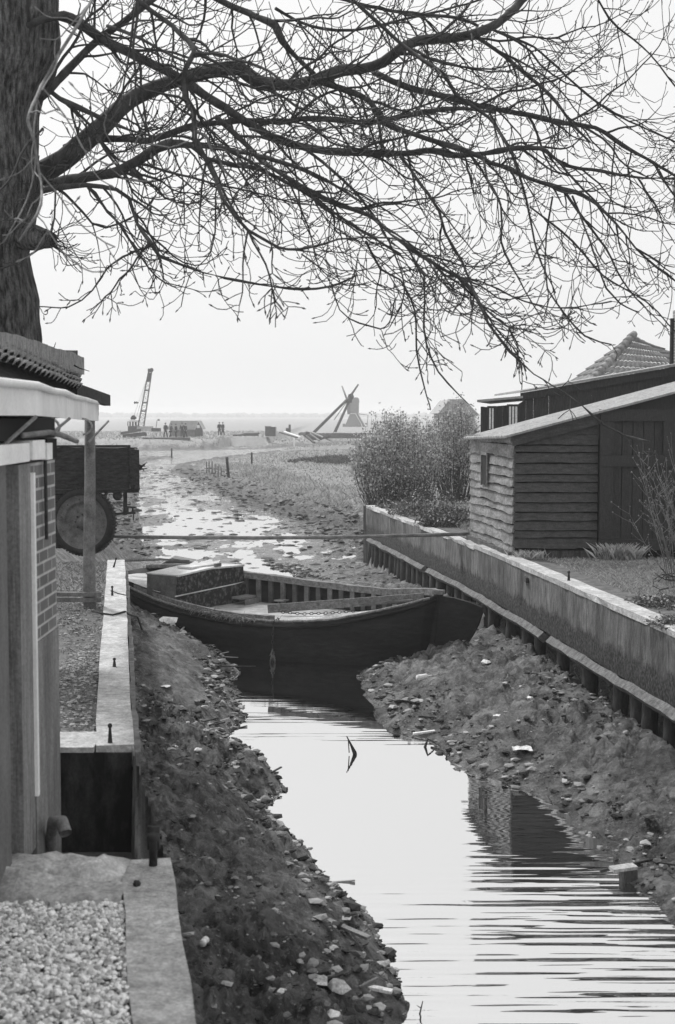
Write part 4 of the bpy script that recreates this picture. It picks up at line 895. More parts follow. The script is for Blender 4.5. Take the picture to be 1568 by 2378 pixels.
# main limbs: sight-line measured in plan view, each with own depth run; width in px of the photo
LIMBS = [
 ('a',[(60,440,60),(110,395,56),(150,370,52),(235,295,46),(300,235,40),(380,197,36),(420,185,34),(480,167,34),(560,160,34),(600,190,33),(700,195,30),(784,166,28),(840,160,26),(890,145,26),(935,110,24),(980,93,23),(1050,88,23),(1110,75,23),(1160,50,22),(1200,15,20),(1240,-30,18),(1330,-110,14),(1420,-190,8)],14,15.5,1.0),
 ('b',[(70,440,34),(120,430,30),(200,412,27),(260,402,26),(300,385,26),(345,357,24),(390,335,22),(450,338,14),(520,345,12),(600,362,11),(680,385,9),(760,420,7),(840,470,5)],14,12.5,1.0),
 ('c',[(30,80,22),(90,48,22),(150,35,22),(190,57,22),(230,86,22),(300,122,22),(360,152,22),(420,182,22),(470,217,22),(540,262,22),(590,295,20),(650,325,18),(720,345,17),(784,352,17),(860,356,17),(934,357,15),(1000,350,17),(1064,361,15),(1134,355,13),(1184,345,13),(1254,345,11),(1290,370,10),(1329,388,9),(1400,398,8),(1480,412,7),(1568,415,6),(1640,425,4)],13.6,15.5,1.0),
 ('d',[(80,240,20),(110,215,20),(150,170,19),(220,100,18),(280,56,18),(345,6,17),(400,-40,14),(470,-110,8)],14,14.5,.8),
 ('e',[(270,-60,10),(320,0,12),(380,45,12),(435,92,14),(450,122,14),(428,165,13),(430,225,13),(450,262,13),(455,325,12),(480,370,11),(500,410,11),(520,465,10),(575,535,9),(630,565,7),(670,580,7),(750,568,6),(784,556,5),(900,553,4),(1000,570,3)],12,9.5,.7),
 ('f',[(440,-50,16),(500,-5,15),(575,30,15),(640,60,17),(655,95,16),(690,135,13),(730,172,12)],14.5,14.6,.9),
 ('g',[(70,170,13),(100,195,13),(140,230,13),(210,262,12),(260,285,9),(300,302,7),(370,320,5)],14,13.5,.8),
 ('h',[(150,345,20),(180,330,18),(230,322,17),(300,323,16),(350,325,16),(425,300,16),(500,285,15),(585,280,14),(650,285,14),(700,275,13),(784,278,14),(859,285,13),(934,270,12),(1034,252,10),(1080,252,8),(1150,262,7)],14.2,15.2,.9),
 ('i',[(870,168,18),(884,176,17),(950,203,17),(1064,232,16),(1130,250,14),(1199,262,14),(1250,272,14),(1314,287,13),(1384,297,11),(1449,340,10),(1500,368,9),(1568,408,8),(1640,450,5)],15.3,16.5,.9),
 ('j',[(795,-40,8),(820,0,9),(870,45,9),(924,95,10),(984,140,10),(1034,175,9),(1059,220,9),(1134,272,8),(1172,330,6),(1205,400,6),(1230,500,5),(1250,590,4),(1290,680,3)],13,12,.6),
 ('k',[(720,185,17),(784,202,15),(859,235,14),(894,285,14),(984,320,13),(1084,350,13),(1140,378,13),(1184,392,13),(1224,412,12),(1309,440,12),(1364,458,9),(1430,520,7),(1500,600,6),(1568,652,5),(1620,700,3)],14.8,14.5,.9),
 ('l',[(500,270,14),(530,295,13),(600,365,12),(640,395,12),(700,432,12),(784,475,11),(859,500,9),(909,545,9),(974,592,9),(1064,645,9),(1104,685,9),(1134,750,8),(1184,815,7),(1240,868,5),(1300,905,5),(1350,940,5),(1400,985,4),(1450,1010,4),(1508,1025,3)],13.5,11,.8),
 ('m',[(420,330,12),(450,342,12),(480,368,11),(560,385,9),(600,392,9),(700,442,8),(784,500,7),(860,548,5),(930,590,4)],13.8,14.5,.8),
 ('n',[(90,440,14),(130,436,14),(200,430,12),(270,440,11),(300,460,11),(320,520,10),(355,570,9),(370,595,8),(425,616,7),(500,640,6),(600,660,5),(700,672,5),(765,666,4),(830,640,3)],13.6,12.0,.7),
 ('o',[(355,570,5),(300,590,5),(250,622,5),(215,675,4),(160,712,4),(90,712,3)],12.8,11.5,.4),
 ('p',[(225,-20,9),(185,50,8),(140,125,8),(110,175,8),(85,225,8),(65,280,8),(80,325,8),(92,400,8),(97,475,7),(70,520,5),(45,560,4)],8.5,7.2,.5),
 ('q',[(400,350,5),(425,420,4),(428,525,3)],13,12.5,.4),
 ('r',[(520,385,5),(500,450,4),(500,540,4),(480,600,3),(440,640,3),(421,712,3)],13,12.5,.4),
 ('s',[(1330,455,6),(1345,490,5),(1359,530,5),(1384,600,4),(1409,670,4),(1440,705,3),(1484,725,3)],14,13,.4),
 ('t',[(1284,455,5),(1269,550,5),(1269,650,4),(1289,700,4),(1359,780,4),(1420,800,3)],14,13,.4),
 ('u',[(1124,370,7),(1134,425,6),(1164,475,5),(1164,560,5),(1174,590,5),(1219,675,4),(1262,745,3)],14,12.5,.4),
 ('v',[(930,362,9),(994,450,8),(1019,490,7),(1034,540,7),(1074,610,6),(1104,682,5),(1150,760,4),(1205,830,3),(1212,905,2.5)],14,13,.6),
 ('w',[(760,-10,8),(884,20,8),(980,33,8),(1064,42,8),(1110,60,7)],15,15.4,.6),
 ('x',[(1105,85,10),(1174,132,9),(1224,175,9),(1279,222,8),(1324,282,7),(1370,330,5)],15.3,15.6,.7),
 ('y',[(1370,-40,5),(1400,20,5),(1434,62,5),(1509,125,4),(1568,200,4),(1620,260,3)],15.5,16,.4),
 ('z',[(850,560,6),(884,625,6),(929,650,5),(964,725,5),(967,815,5),(985,900,4),(1000,951,2.5)],13,12.5,.4),
 ('A',[(960,600,6),(985,640,5),(985,760,4),(1000,830,4),(1040,892,3.5),(1088,938,2.5)],12.5,12,.4),
 ('B',[(700,590,4),(760,640,4),(790,720,4),(834,750,4),(884,765,3),(910,735,3),(918,690,2)],13,12.4,.3),
 ('C',[(1230,480,5),(1330,560,5),(1400,640,5),(1500,700,4),(1568,770,3)],14.5,14.5,.3),
 ('D',[(250,60,9),(330,90,8),(400,130,7),(470,150,6),(560,140,5)],13,12,.5),
 ('F',[(1120,60,6),(1240,110,6),(1330,190,6),(1420,260,5),(1568,330,4),(1640,370,3)],15.5,17,.6),
 ('G',[(1040,640,5),(1120,655,4),(1220,700,4),(1310,715,3),(1420,700,3)],13,13.5,.4),
 ('H',[(640,20,8),(720,60,7),(820,70,7),(960,40,6),(1080,10,5),(1200,-30,4)],15,16,.5),
 ('I',[(580,300,8),(680,330,7),(800,420,7),(880,520,6),(920,600,5),(940,680,4),(905,760,3)],13.2,12.4,.6),
 ('J',[(100,300,7),(60,340,6),(20,420,5),(-30,470,4)],12.8,11.5,.5),
 ('K',[(130,440,5),(120,540,5),(60,600,4),(-20,630,4)],12.6,12.2,.3),
]
def lowlim(px):     # where the crown's underside lies as seen along the ditch
    return np.interp(px, [0,80,230,400,600,760,840,960,1040,1300,1450,1568], [760,720,700,690,690,700,800,860,820,800,740,760])
def project(p):
    v = Vector(p)-Vector((0,0,CAMZ)); zc = v.y*cp-v.z*sp_; yc = v.z*cp+v.y*sp_; return 784+v.x/zc*3300, 1189-yc/zc*3300
def mk_twig(mb, p, d, L_, r0, lvl, up):
    n = 15 if lvl < 0 else 9 if lvl == 0 else (6 if lvl == 1 else 4)
    lim = random.uniform(-120, 60); pts = [p.copy()]; rad = [r0]; st = L_/n; d = d.normalized(); dirs = []
    w1 = Vector((random.gauss(0,1), random.gauss(0,1), random.gauss(0,1)))*.10
    for i in range(n):
        t = (i+1)/n
        g = (-.10 if t < .55 else .26)*up*(.45 if lvl < 0 else 1)
        d = (d+Vector((0,0,g))+w1*(1 if (i//2) % 2 else -1)+Vector((random.gauss(0,.07),random.gauss(0,.07),random.gauss(0,.07)))).normalized()
        p2 = p+d*st
        if i > 1:
            qx, qy = project(p2)
            if qy > lowlim(qx)+lim: break
        p = p2; pts.append(p.copy()); dirs.append(d.copy()); rad.append(max(.0038, r0*(1-.70*t)))
    if lvl >= 1 and random.random() < .6:      # bud
        pts.append(p+d*.018); rad[-1] = .0035; rad.append(.0075); pts.append(p+d*.04); rad.append(.002)
    mb.tube(pts, rad, 5 if lvl < 0 else 4 if lvl == 0 else 3, False)
    if lvl < 2:
        k = int(L_/(.175 if lvl <= 0 else .33)*random.uniform(.7,1.1)); sgn = random.choice((-1,1)); perp0 = Vector((random.gauss(0,1), random.gauss(0,.6), random.gauss(0,1)))
        for j in range(k):
            i = min(n-1, len(dirs)-1, int((.18+.8*(j+random.random())/max(k,1))*n)); dd = dirs[min(i,len(dirs)-1)]
            pr = dd.cross(perp0).normalized()*sgn; sgn = -sgn
            nd = dd*.75+pr*random.uniform(.5,1.0)+Vector((random.gauss(0,.25),random.gauss(0,.25),random.gauss(0,.25)))
            ll = random.uniform(.35,.8) if lvl < 0 else L_*random.uniform(.25,.6)*(1-.35*i/n) if lvl == 0 else random.uniform(.08,.24)
            mk_twig(mb, pts[i+1], nd, ll, max(.003, rad[i+1]*.7), lvl+1, random.choice((.6,1,1.2)))
NT = 0
for li, (nm, P, Y0, Y1, tl) in enumerate(LIMBS):
    n = len(P); W = []; rad = []
    for i, (x, y, wd) in enumerate(P):
        Y = lerp(Y0, Y1, i/(n-1))+.18*math.sin(i*1.7+li); W.append(D(x, y, Y)); rad.append(wd/2/3300*Y*.93)
    pts, rr = densify(W, rad, .09 if P[0][2] > 20 else .12, .004)
    big = P[0][2] > 11
    lm = obj('limb', bark_tube(pts, rr, 12 if big else 7, .006 if big else .002), M['palelimb' if nm == 'p' else ('twig' if P[0][2] < 9 else 'limb')], tree, True)
    mb = MB(); acc = 0; total = 0
    for i in range(1, len(pts)):
        seg = (pts[i]-pts[i-1]).length; total += seg; acc += seg
        gap = .125 if P[0][2] < 12 else .15
        if nm == 'p': gap = .22
        px, py = project(pts[i])
        if px < 60: gap *= 1.6
        if acc > gap*random.uniform(.7,1.3):
            acc = 0; t = (pts[i]-pts[i-1]).normalized()
            rp = Vector((random.gauss(0,1), random.gauss(0,.8), random.gauss(-.15,1))); rp = (rp-t*rp.dot(t)).normalized()
            L_ = random.choice((.35,.55,.8,1.1,1.5))*tl**.4
            if rr[i] > .08: L_ *= .75
            room = (lowlim(px)-py)/235
            if room < .15: L_ *= .45
            elif room < .8: L_ *= .75; rp.z = abs(rp.z)*.4-.25
            mk_twig(mb, pts[i], t*random.uniform(.8,1.5)+rp, L_, min(rr[i]*.6, random.uniform(.009,.017)), 0 if L_ > .3 else 1, random.uniform(.5,1.3)); NT += 1
            if NT % 6 == 0 and rr[i] > .012 and room > .3: mk_twig(mb, pts[i], t*1.3+rp*.75, min(random.uniform(1.2,2.4), room*2+.6), min(rr[i]*.65, random.uniform(.012,.019)), -1, random.uniform(.4,.9))
    if mb.v: obj('twigs', mb, M['palelimb' if nm == 'p' else 'twig'], lm)
# broken stub and spike
st, sr = densify([D(30,548,14), D(80,552,13.7), D(105,556,13.55), D(122,560,13.5)], [.16,.12,.095,.07], .04)
obj('stub', bark_tube(st, sr, 14, .02), M['bark'], tree, True)
mb = MB()
for i in range(26):
    mk_twig(mb, D(118+random.uniform(-8,8), 555+random.uniform(-12,15), 13.5), Vector((random.uniform(.2,1), random.uniform(-1,1), random.uniform(-.7,.8))), random.uniform(.2,.7), .005, 1, 1)
obj('twigs', mb, M['twig'], tree)
mb = MB().tube([D(305,395,13.4), D(325,412,13.4), D(334,425,13.4), D(343,441,13.4)], [.03,.02,.012,.004], 6); obj('broken_spike', mb, M['limb'], tree)
print('twigs', NT)
# ------------------------------------------------------------------ shrubs
def leafy(name, label, c, rxx, ryy, hh, nleaf, nstem, ls, mleaf='leaf', shape=1, group=None, spiky=.5):
    t = thing(name, label, 'shrub', c, group); c = Vector(c); stems = MB(); leaves = MB(); tips = []
    for i in range(nstem):
        a = random.uniform(0,6.283); q = math.sqrt(random.random()); spread = q
        top = c+Vector((math.cos(a)*rxx*spread, math.sin(a)*ryy*spread, hh*(1-.42*spread**2.2)*random.uniform(.82,1.06)))
        b = c+Vector((math.cos(a)*rxx*.5*spread, math.sin(a)*ryy*.5*spread, -.05))
        mid = b.lerp(top, .5)+Vector((math.cos(a)*rxx*.22*spread, math.sin(a)*ryy*.22*spread, 0)); pts = []
        for k in range(7):
            u = k/6; pts.append(b*(1-u)**2+mid*2*u*(1-u)+top*u*u+Vector((random.gauss(0,.02),random.gauss(0,.02),0)))
        stems.tube(pts, [.014*(1-.8*k/6) for k in range(7)], 3, False); tips.append(pts)
    for i in range(nleaf):
        pts = random.choice(tips); u = random.random()**.55*6; k = min(5, int(u)); p = pts[k].lerp(pts[k+1], u-k)
        p = p+Vector((random.gauss(0,.085*shape), random.gauss(0,.085*shape), random.gauss(0,.07)))
        if p.z < c.z+.12 or (p.z < c.z+hh*.33 and random.random() < .6): continue
        d = Vector((random.gauss(0,1), random.gauss(0,1), random.gauss(.7,.8))).normalized(); s_ = d.cross(Vector((random.gauss(0,1),random.gauss(0,1),random.gauss(0,1)))).normalized()
        l = ls*random.uniform(.6,1.3); w_ = l*.30; leaves.add([p, p+d*l*.5+s_*w_, p+d*l, p+d*l*.5-s_*w_], [(0,1,2,3)])
    obj('stems', stems, M['stem'], t); obj('foliage', leaves, M[mleaf], t); return t
g1 = G(905,1178,.62); leafy('shrub', 'broad rounded leafy shrub standing at the end of the quay wall', (1.55,41.0,.5), 1.2, 1.1, 2.9, 17000, 230, .075)
leafy('shrub', 'upright leafy shrub close beside the left end of the tarred shed', (3.95,47.5,.5), 1.05, 1.2, 3.35, 11000, 170, .08, shape=.9)
leafy('shrub', 'thin twiggy shrub between the broad shrub and the shed', (2.65,46.0,.5), .75, 1.0, 2.75, 6500, 110, .08, shape=.9)
def weedclump(c, r, h, n, ls, label):
    t = thing('bramble', label, 'bramble', c); mb = MB(); lf = MB(); c = Vector(c)
    for i in range(n):
        a = random.uniform(0,6.283); q = r*math.sqrt(random.random()); b = c+Vector((math.cos(a)*q, math.sin(a)*q, 0)); hh = h*(1-.6*(q/r)**2)*random.uniform(.5,1.2)
        e = b+Vector((math.cos(a)*.1+random.gauss(0,.05), random.gauss(0,.08), hh)); mb.tube([b,b.lerp(e,.5)+Vector((0,0,.03)),e], [.005,.004,.003], 3, False)
        for k in range(6):
            p = b.lerp(e, random.uniform(.2,1.05))+Vector((random.gauss(0,.04),random.gauss(0,.04),0)); d = Vector((random.gauss(0,1),random.gauss(0,1),random.gauss(.2,.6))).normalized(); s_ = d.cross(Vector((0,.3,1))).normalized(); l = ls*random.uniform(.6,1.3)
            lf.add([p,p+d*l*.5+s_*l*.35,p+d*l,p+d*l*.5-s_*l*.35], [(0,1,2,3)])
    obj('stems', mb, M['stem'], t); obj('foliage', lf, M['weed'], t)
weedclump((2.75,38.6,.75), 1.0, .5, 240, .08, 'dense low undergrowth filling the gap between the shrubs')
weedclump((2.25,30.2,.93), .5, .42, 200, .07, 'dark leafy bramble clump on the quay top left of the shed')
weedclump((2.15,33.5,.93), .9, .35, 260, .07, 'low leafy weeds on the quay top in front of the shrubs')
weedclump((1.7,36.4,.85), .7, .3, 160, .07, 'low weeds at the far end of the quay top')
weedclump((3.95,15.6,.95), .42, .14, 260, .045, 'low weeds hanging over the near right quay wall')
weedclump((4.2,17.5,.95), .5, .12, 200, .045, 'short weeds on the grass behind the near right quay wall')
# bare shrub front right
def bare_shrub(c, label, n, h, sp, fat=.008, dirx=-.1):
    t = thing('bare_shrub', label, 'shrub', c); c = Vector(c); mb = MB(); buds = MB()
    for i in range(n):
        a = random.uniform(0,6.283); q = random.random()
        d = Vector((math.cos(a)*sp*q+dirx, math.sin(a)*sp*q*.7, 1)).normalized(); L_ = h*random.uniform(.55,1.1); p = c+Vector((random.gauss(0,.12),random.gauss(0,.1),-.03)); pts = [p.copy()]
        for k in range(8):
            d = (d+Vector((random.gauss(0,.07)+math.cos(a)*.03,random.gauss(0,.07),.05))).normalized(); p = p+d*L_/8; pts.append(p.copy())
            if k > 1:
                for r_ in range(2):
                    nd = (d+Vector((random.gauss(0,.7),random.gauss(0,.7),random.uniform(-.1,.5)))).normalized(); e = p+nd*random.uniform(.08,.35); mb.tube([p,p.lerp(e,.5)+Vector((0,0,-.01)),e], [fat*.5,fat*.4,fat*.25], 3, False)
                    buds.stone(e, random.uniform(.007,.014)); 
                    if random.random() < .5: buds.stone(p.lerp(e,.6), .009)
        mb.tube(pts, [fat*(1-.75*k/8) for k in range(9)], 4, False)
    mb.add(buds.v, buds.f); obj('stems', mb, M['palelimb'], t)
bare_shrub((4.85,19.6,.95), 'bare twiggy shrub with pale buds in front of the shed door', 34, 1.75, .6, dirx=-.12)
for i in range(12):
    mb = MB(); b0 = G(1568+random.uniform(-20,60), 1330+random.uniform(-30,60), .97); b0.z += .1
    mk_twig(mb, b0, Vector((-1, random.uniform(-.5,.5), random.uniform(-.15,.35))), random.uniform(.5,1.0), .009, 0, .5)
    tag(obj('low_twig', mb, M['twig'], None), 'dark branched twigs lying low at the right edge beside the quay wall', 'twig', 'low twigs at the right edge')
# ------------------------------------------------------------------ grass
def blades(name, label, pts, h, w_, m, lean=.4):
    mb = MB()
    for (x, y, z, s_) in pts:
        a = random.uniform(0,6.283); hh = h*s_*random.uniform(.5,1.3); dx, dy = math.cos(a), math.sin(a); ww = w_*s_; lx_, ly_ = random.gauss(0,lean)*hh, random.gauss(0,lean)*hh
        mb.add([(x-dx*ww,y-dy*ww,z-.01),(x+dx*ww,y+dy*ww,z-.01),(x+lx_*.4+dx*ww*.5,y+ly_*.4+dy*ww*.5,z+hh*.6),(x+lx_,y+ly_,z+hh)], [(0,1,2,3)])
    o = obj(name, mb, m); o['label'] = label; o['category'] = 'grass'; o['kind'] = 'stuff'; return o
def scatter(n, fx):
    out = []
    k = 0
    XY = [fx() for _ in range(n)]; X = np.array([q[0] for q in XY]); Y = np.array([q[1] for q in XY]); Z = terrain(X, Y)
    inn = inside(X, Y, CHAN)
    return [(X[i], Y[i], Z[i], XY[i][2]) for i in range(n)], inn, seg_dist(X, Y, CHAN)
# right bank turf behind the wall and in front of the shed
def f1():
    y = random.uniform(14,23.2); return (random.uniform(float(rx(y))+.22, 6.2), y, 1)
p, i_, d_ = scatter(26000, f1); blades('grass', 'short pale grass in front of the tarred shed', p, .04, .0035, M['fargrass'], .8)
def f1b():
    y = random.uniform(22.8,40); return (random.uniform(float(rx(min(y,37)))+.18, min(2.9+(y-23)*.3,6) if y > 26 else 2.85), y, 1)
p, i_, d_ = scatter(9000, f1b); blades('grass', 'rough grass on the quay top left of the shed', p, .10, .007, M['fargrass'], .6)
def f2():
    y = random.uniform(12,25); return (random.uniform(-6.5, float(lx(min(y,22.6)))-.28), y, 1)
p, i_, d_ = scatter(30000, f2); p = [q for q, k in zip(p, i_) if (not k) and (q[1] > 17 or fbm(np.array([q[0]*1.5]),np.array([q[1]*1.5]),3,5)[0] > .08)]
blades('grass', 'trampled grass behind the left quay coping and under the wagon', p, .03, .0028, M['grass'], .8)
# tuft near shed door
pp = [(4.55+random.gauss(0,.13), 22.95+random.gauss(0,.08), .96, 1) for _ in range(900)]+[(3.15+random.gauss(0,.12), 23.05+random.gauss(0,.05), .96, .6) for _ in range(300)]
blades('grass_tuft', 'tall dry grass tuft against the bottom of the shed door', pp, .22, .0035, M['fargrass'], .5)
# headland field : pale reedy edge and turf
def f3():
    y = 38+random.random()**1.3*140; return (random.uniform(-16, 14+y*.12), y, 1+y*.006)
p, i_, d_ = scatter(90000, f3)
p = [q for q, k, dd_ in zip(p, i_, d_) if (not k) and dd_ > 1.6+random.random()*1.5 and q[2] > (-.45 if q[1] < 95 else -.62)]
blades('grass', 'pale tussocky winter grass covering the headland field', p, .06, .016, M['fargrass'], .9)
def f4():
    y = random.uniform(40,100); return (random.uniform(-13,4), y, random.uniform(.7,1.3))
p, i_, d_ = scatter(45000, f4); p = [q for q, k, dd_ in zip(p, i_, d_) if (not k) and 2.2 < dd_ < 4.6 and q[2] > -.5]
blades('reeds', 'pale dry reeds fringing the headland shore', p, .17, .012, M['fargrass'], .5)
def f6():
    y = random.uniform(98,122); return (random.uniform(-4+abs(y-112)*.3, 9), y, random.uniform(.6,1.3))
p, i_, d_ = scatter(9000, f6); p = [q for q, k in zip(p, i_) if (not k) and fbm(np.array([q[0]*.4]),np.array([q[1]*.12]),3,15)[0] > -.08]
blades('scrub', 'dark strip of low scrub across the far headland grass', p, .22, .05, mat('dark_scrub', .03,.12,30,.9,0,island=True), .6)
def f5():
    y = random.uniform(110,250); return (random.uniform(-80,30), y, 2.2)
p, i_, d_ = scatter(26000, f5); p = [q for q, k in zip(p, i_) if not k and q[2] > -.45]
blades('grass', 'distant rough grass on the far polder', p, .10, .03, M['fargrass'], .7)
# ------------------------------------------------------------------ shore rubble and litter
mb = MB(); n = 0
X = []; Y = []
while len(X) < 34000:
    y = 5.2+random.random()**1.2*33
    if random.random() < .62: x = random.uniform(float(lx(min(y,22.6))), float(lx(min(y,22.6)))+2.6)
    else: x = random.uniform(float(rx(y))-2.6, float(rx(y)))
    X.append(x); Y.append(y)
X = np.array(X); Y = np.array(Y); Z = terrain(X, Y); inn = inside(X, Y, CHAN); dw = seg_dist(X, Y, WATER); dens = fbm(X*.9, Y*.6, 3, 71)
for x, y, z, k, d0, dn in zip(X, Y, Z, inn, dw, dens):
    if not k or z < WZ-.01: continue
    if random.random() > (.6 if d0 < .5 else .22+dn*2.4): continue
    r = (random.choice((.008,.01,.012,.016,.02,.03,.045)) if d0 < .6 else random.choice((.006,.008,.01,.013,.018,.03)))*(.7+.03*y if y < 24 else 1.4)
    if random.random() < .05:
        a = random.uniform(0,3.14); mb.beam((x,y,z+.005),(x+math.cos(a)*r*4,y+math.sin(a)*r*4,z+.02), r*.4, r*.25)
    else: mb.stone((x,y,z+r*.2), r, (1.3,1,.5), .4)
    n += 1
kind(tag(obj('shore_rubble', mb, M['rubble']), 'mixed stones, shards and splinters strewn over both muddy banks', 'rubble'), 'stuff')
mb = MB()
for i in range(5200):
    y = 9.9+random.random()**1.1*9; x = random.uniform(-2.6 if y < 14 else -4.2, float(lx(y))-.28); z = ground_z0[min(len(ground_z0)-1, i)] if False else .955
    rr0 = random.choice((.004,.006,.008,.010,.016)); mb.stone((x, y, z+.02+rr0*.1), rr0*random.uniform(.8,1.3), (1.3,1,.5), .4)
kind(tag(obj('quay_grit', mb, mat('quay_grit', .05, .42, 30,.9,.3, island=True, p0=.1, p1=.95)), 'fine loose grit and soil lumps on the strip behind the left quay coping', 'grit'), 'stuff')
# mud clods on the flat beyond the boat
mb = MB(); X = rng.uniform(-14,2,9000); Y = 29+rng.random(9000)**1.4*80; Z = terrain(X,Y); inn = inside(X,Y,CHAN)
for x,y,z,k in zip(X,Y,Z,inn):
    if not k or random.random() < .62: continue
    r = random.choice((.02,.025,.03,.04,.05,.09))*(1+y*.006); mb.stone((x,y,max(z,WZ-.02)+r*.05), r, (1.7,1.0,.35), .45)
X = rng.uniform(-15,4,26000); Y = 40+rng.random(26000)**1.2*62; Z = terrain(X,Y); DC = seg_dist(X,Y,CHAN); inn = inside(X,Y,CHAN)
for x,y,z,dd_,k in zip(X,Y,Z,DC,inn):
    if dd_ > (3.4 if k else 2.6) or z < WZ+.03 or x < -14: continue
    if random.random() < dd_*.22: continue
    if random.random() < .45: continue
    r = random.choice((.025,.035,.045,.06,.11)); mb.stone((x,y,z+r*.1), r, (1.7,1.0,.5), .6)
kind(tag(obj('mud_clods', mb, mat('wet_clod', .015,.16, 20,.7,.5, island=True, p0=.2, p1=1.1)), 'dark clods scattered over the wet mud flat beyond the boat', 'mud clods'), 'stuff')
def at(px, py):
    z = -.3
    for _ in range(12): p = G(px, py, z); z = .5*z+.5*ground_z(p.x, p.y)
    return Vector((p.x, p.y, max(z, WZ)))
def litter(name, label, cat, px, py, shape, size, m, rot=None):
    p = at(px, py); mb = MB(); r = size
    a = random.uniform(0,3.14) if rot is None else rot; d = Vector((math.cos(a), math.sin(a), .05))
    if shape == 'stone': mb.stone(p+Vector((0,0,r*.25)), r, (1.5,1,.6), .25)
    elif shape == 'plank': mb.beam(p-d*r+Vector((0,0,.02)), p+d*r+Vector((0,0,.03)), .05, .02)
    elif shape == 'stick': mb.tube([p-d*r+Vector((0,0,.01)), p+Vector((0,0,.03)), p+d*r+Vector((.01,0,.03))], [.014,.012,.006], 6)
    elif shape == 'can': mb.lathe(p+Vector((0,0,.035)), d, [(0,0),(0,r*.42),(.005,r*.45),(r*1.3,r*.45),(r*1.3,r*.38),(r*1.2,r*.38)], 16)
    elif shape == 'bottle': mb.lathe(p+Vector((0,0,.03)), d, [(0,0),(0,r*.3),(r*.9,r*.3),(r*1.15,r*.12),(r*1.5,r*.11),(r*1.5,0)], 14)
    elif shape == 'sheet':
        k = 6; vs = [(p.x+(i/k-.5)*r*2, p.y+(j/k-.5)*r*2, p.z+.03+.25*r*random.random()) for i in range(k+1) for j in range(k+1)]
        mb.add(vs, [(i*(k+1)+j,(i+1)*(k+1)+j,(i+1)*(k+1)+j+1,i*(k+1)+j+1) for i in range(k) for j in range(k)])
    o = obj(name, mb, m, None, shape in ('can','bottle'), p); tag(o, label, cat); return o
W_ = M['pale']
litter('paper_scrap','pale crumpled scrap on the right mud bank beside the water, largest of the bank','scrap',1212,1748,'sheet',.11,W_)
litter('bottle','pale bottle lying on the right mud bank below the boat rudder','bottle',970,1582,'bottle',.16,W_,.5)
litter('stone','white stone high on the right mud bank','stone',1128,1545,'stone',.07,W_)
litter('paper_scrap','small white scrap on the right mud bank below the quay piles','scrap',1155,1668,'sheet',.05,W_)
litter('wood_chip','white wood chip at the right water edge beside the upright stick','wood chip',985,1705,'plank',.14,W_,.2)
litter('stone','small white pebble on the right bank above the crumpled scrap','stone',1230,1622,'stone',.04,W_)
litter('stone','white stone block at the left shore by the boat stern','stone',385,1450,'stone',.15,W_)
litter('stone','broad white stone at the water line under the boat side','stone',415,1455,'stone',.20,W_)
litter('stone','white pebble on the left bank beside the middle of the quay','stone',405,1735,'stone',.045,W_)
litter('stone','white pebble low on the left bank, right of its neighbour','stone',458,1743,'stone',.035,W_)
litter('tin_can','pale tin can half sunk in the mud beside the near quay coping','can',470,2205,'can',.05,W_,1.3)
litter('stone','grey wedge of stone in the middle of the left bank','stone',515,1835,'stone',.06,M['conc'])
litter('tile_shard','pale square tile shard at the bottom of the left bank','tile shard',735,2290,'sheet',.07,M['conc'])
litter('stone','rounded pale stone beside the tile shard','stone',785,2298,'stone',.07,M['conc'])
litter('stone','oval white stone beside the water at the bottom','stone',770,2360,'stone',.04,W_)
litter('plank','narrow pale lath lying on the left bank near the water','lath',808,2165,'plank',.20,M['plank'],2.4)
litter('plank','short white lath at the foot of the left bank','lath',880,2305,'plank',.09,W_,2.9)
litter('stick','dark straight stick on the left bank above the bay','stick',505,1408+140,'stick',.6,M['twig'],-.25)
litter('stick','pale peeled stick on the left bank near the boat','stick',520,1470+60,'stick',.25,M['plank'],-.5)
litter('stone','white shell lying low on the left bank, nearest the camera','shell',655,2305,'stone',.03,W_)
litter('paper_scrap','pale sheet lying on the left bank beside the coping top','scrap',385,1602,'sheet',.06,W_)
litter('stone','dark rock jutting into the water from the lower left shore','rock',812,2110,'stone',.08,M['iron'])
litter('stone','dark round rock at the water edge, lowest on the left shore','rock',905,2220,'stone',.06,M['iron'])
# block and log at right shore
litter('log','dark log lying at the right water edge','log',1510,2005,'stick',.5,M['wetpile'],.35)
p = G(1462,2050,WZ); bk = thing('stone_block', 'pale concrete block standing in the water at the right shore', 'block', p)
obj('block', MB().obox(p+Vector((0,.05,.03)), (.06,.012,0), (-.012,.05,0), (0,0,.07)), M['concside'], bk)
obj('cap', MB().obox(p+Vector((-.045,.05,.115)), (.105,.012,.01), (-.012,.055,0), (0,0,.014)), M['conc'], bk)
# white bag by piles
p = D(1117,1440,24.6); mb = MB()
for k in range(1): mb.lathe(p+Vector((0,0,-.18)), (0.1,0,1), [(0,.02),(.03,.12),(.12,.15),(.2,.13),(.27,.14),(.34,.09),(.40,.03),(.42,0)], 14)
vs = [tuple(Vector(v)+Vector((random.uniform(-.02,.02),random.uniform(-.02,.02),random.uniform(-.015,.015)))) for v in mb.v]; mb.v = vs
tag(obj('white_bag', mb, M['pale']), 'crumpled white bag wedged between the rudder and the quay piles', 'bag')
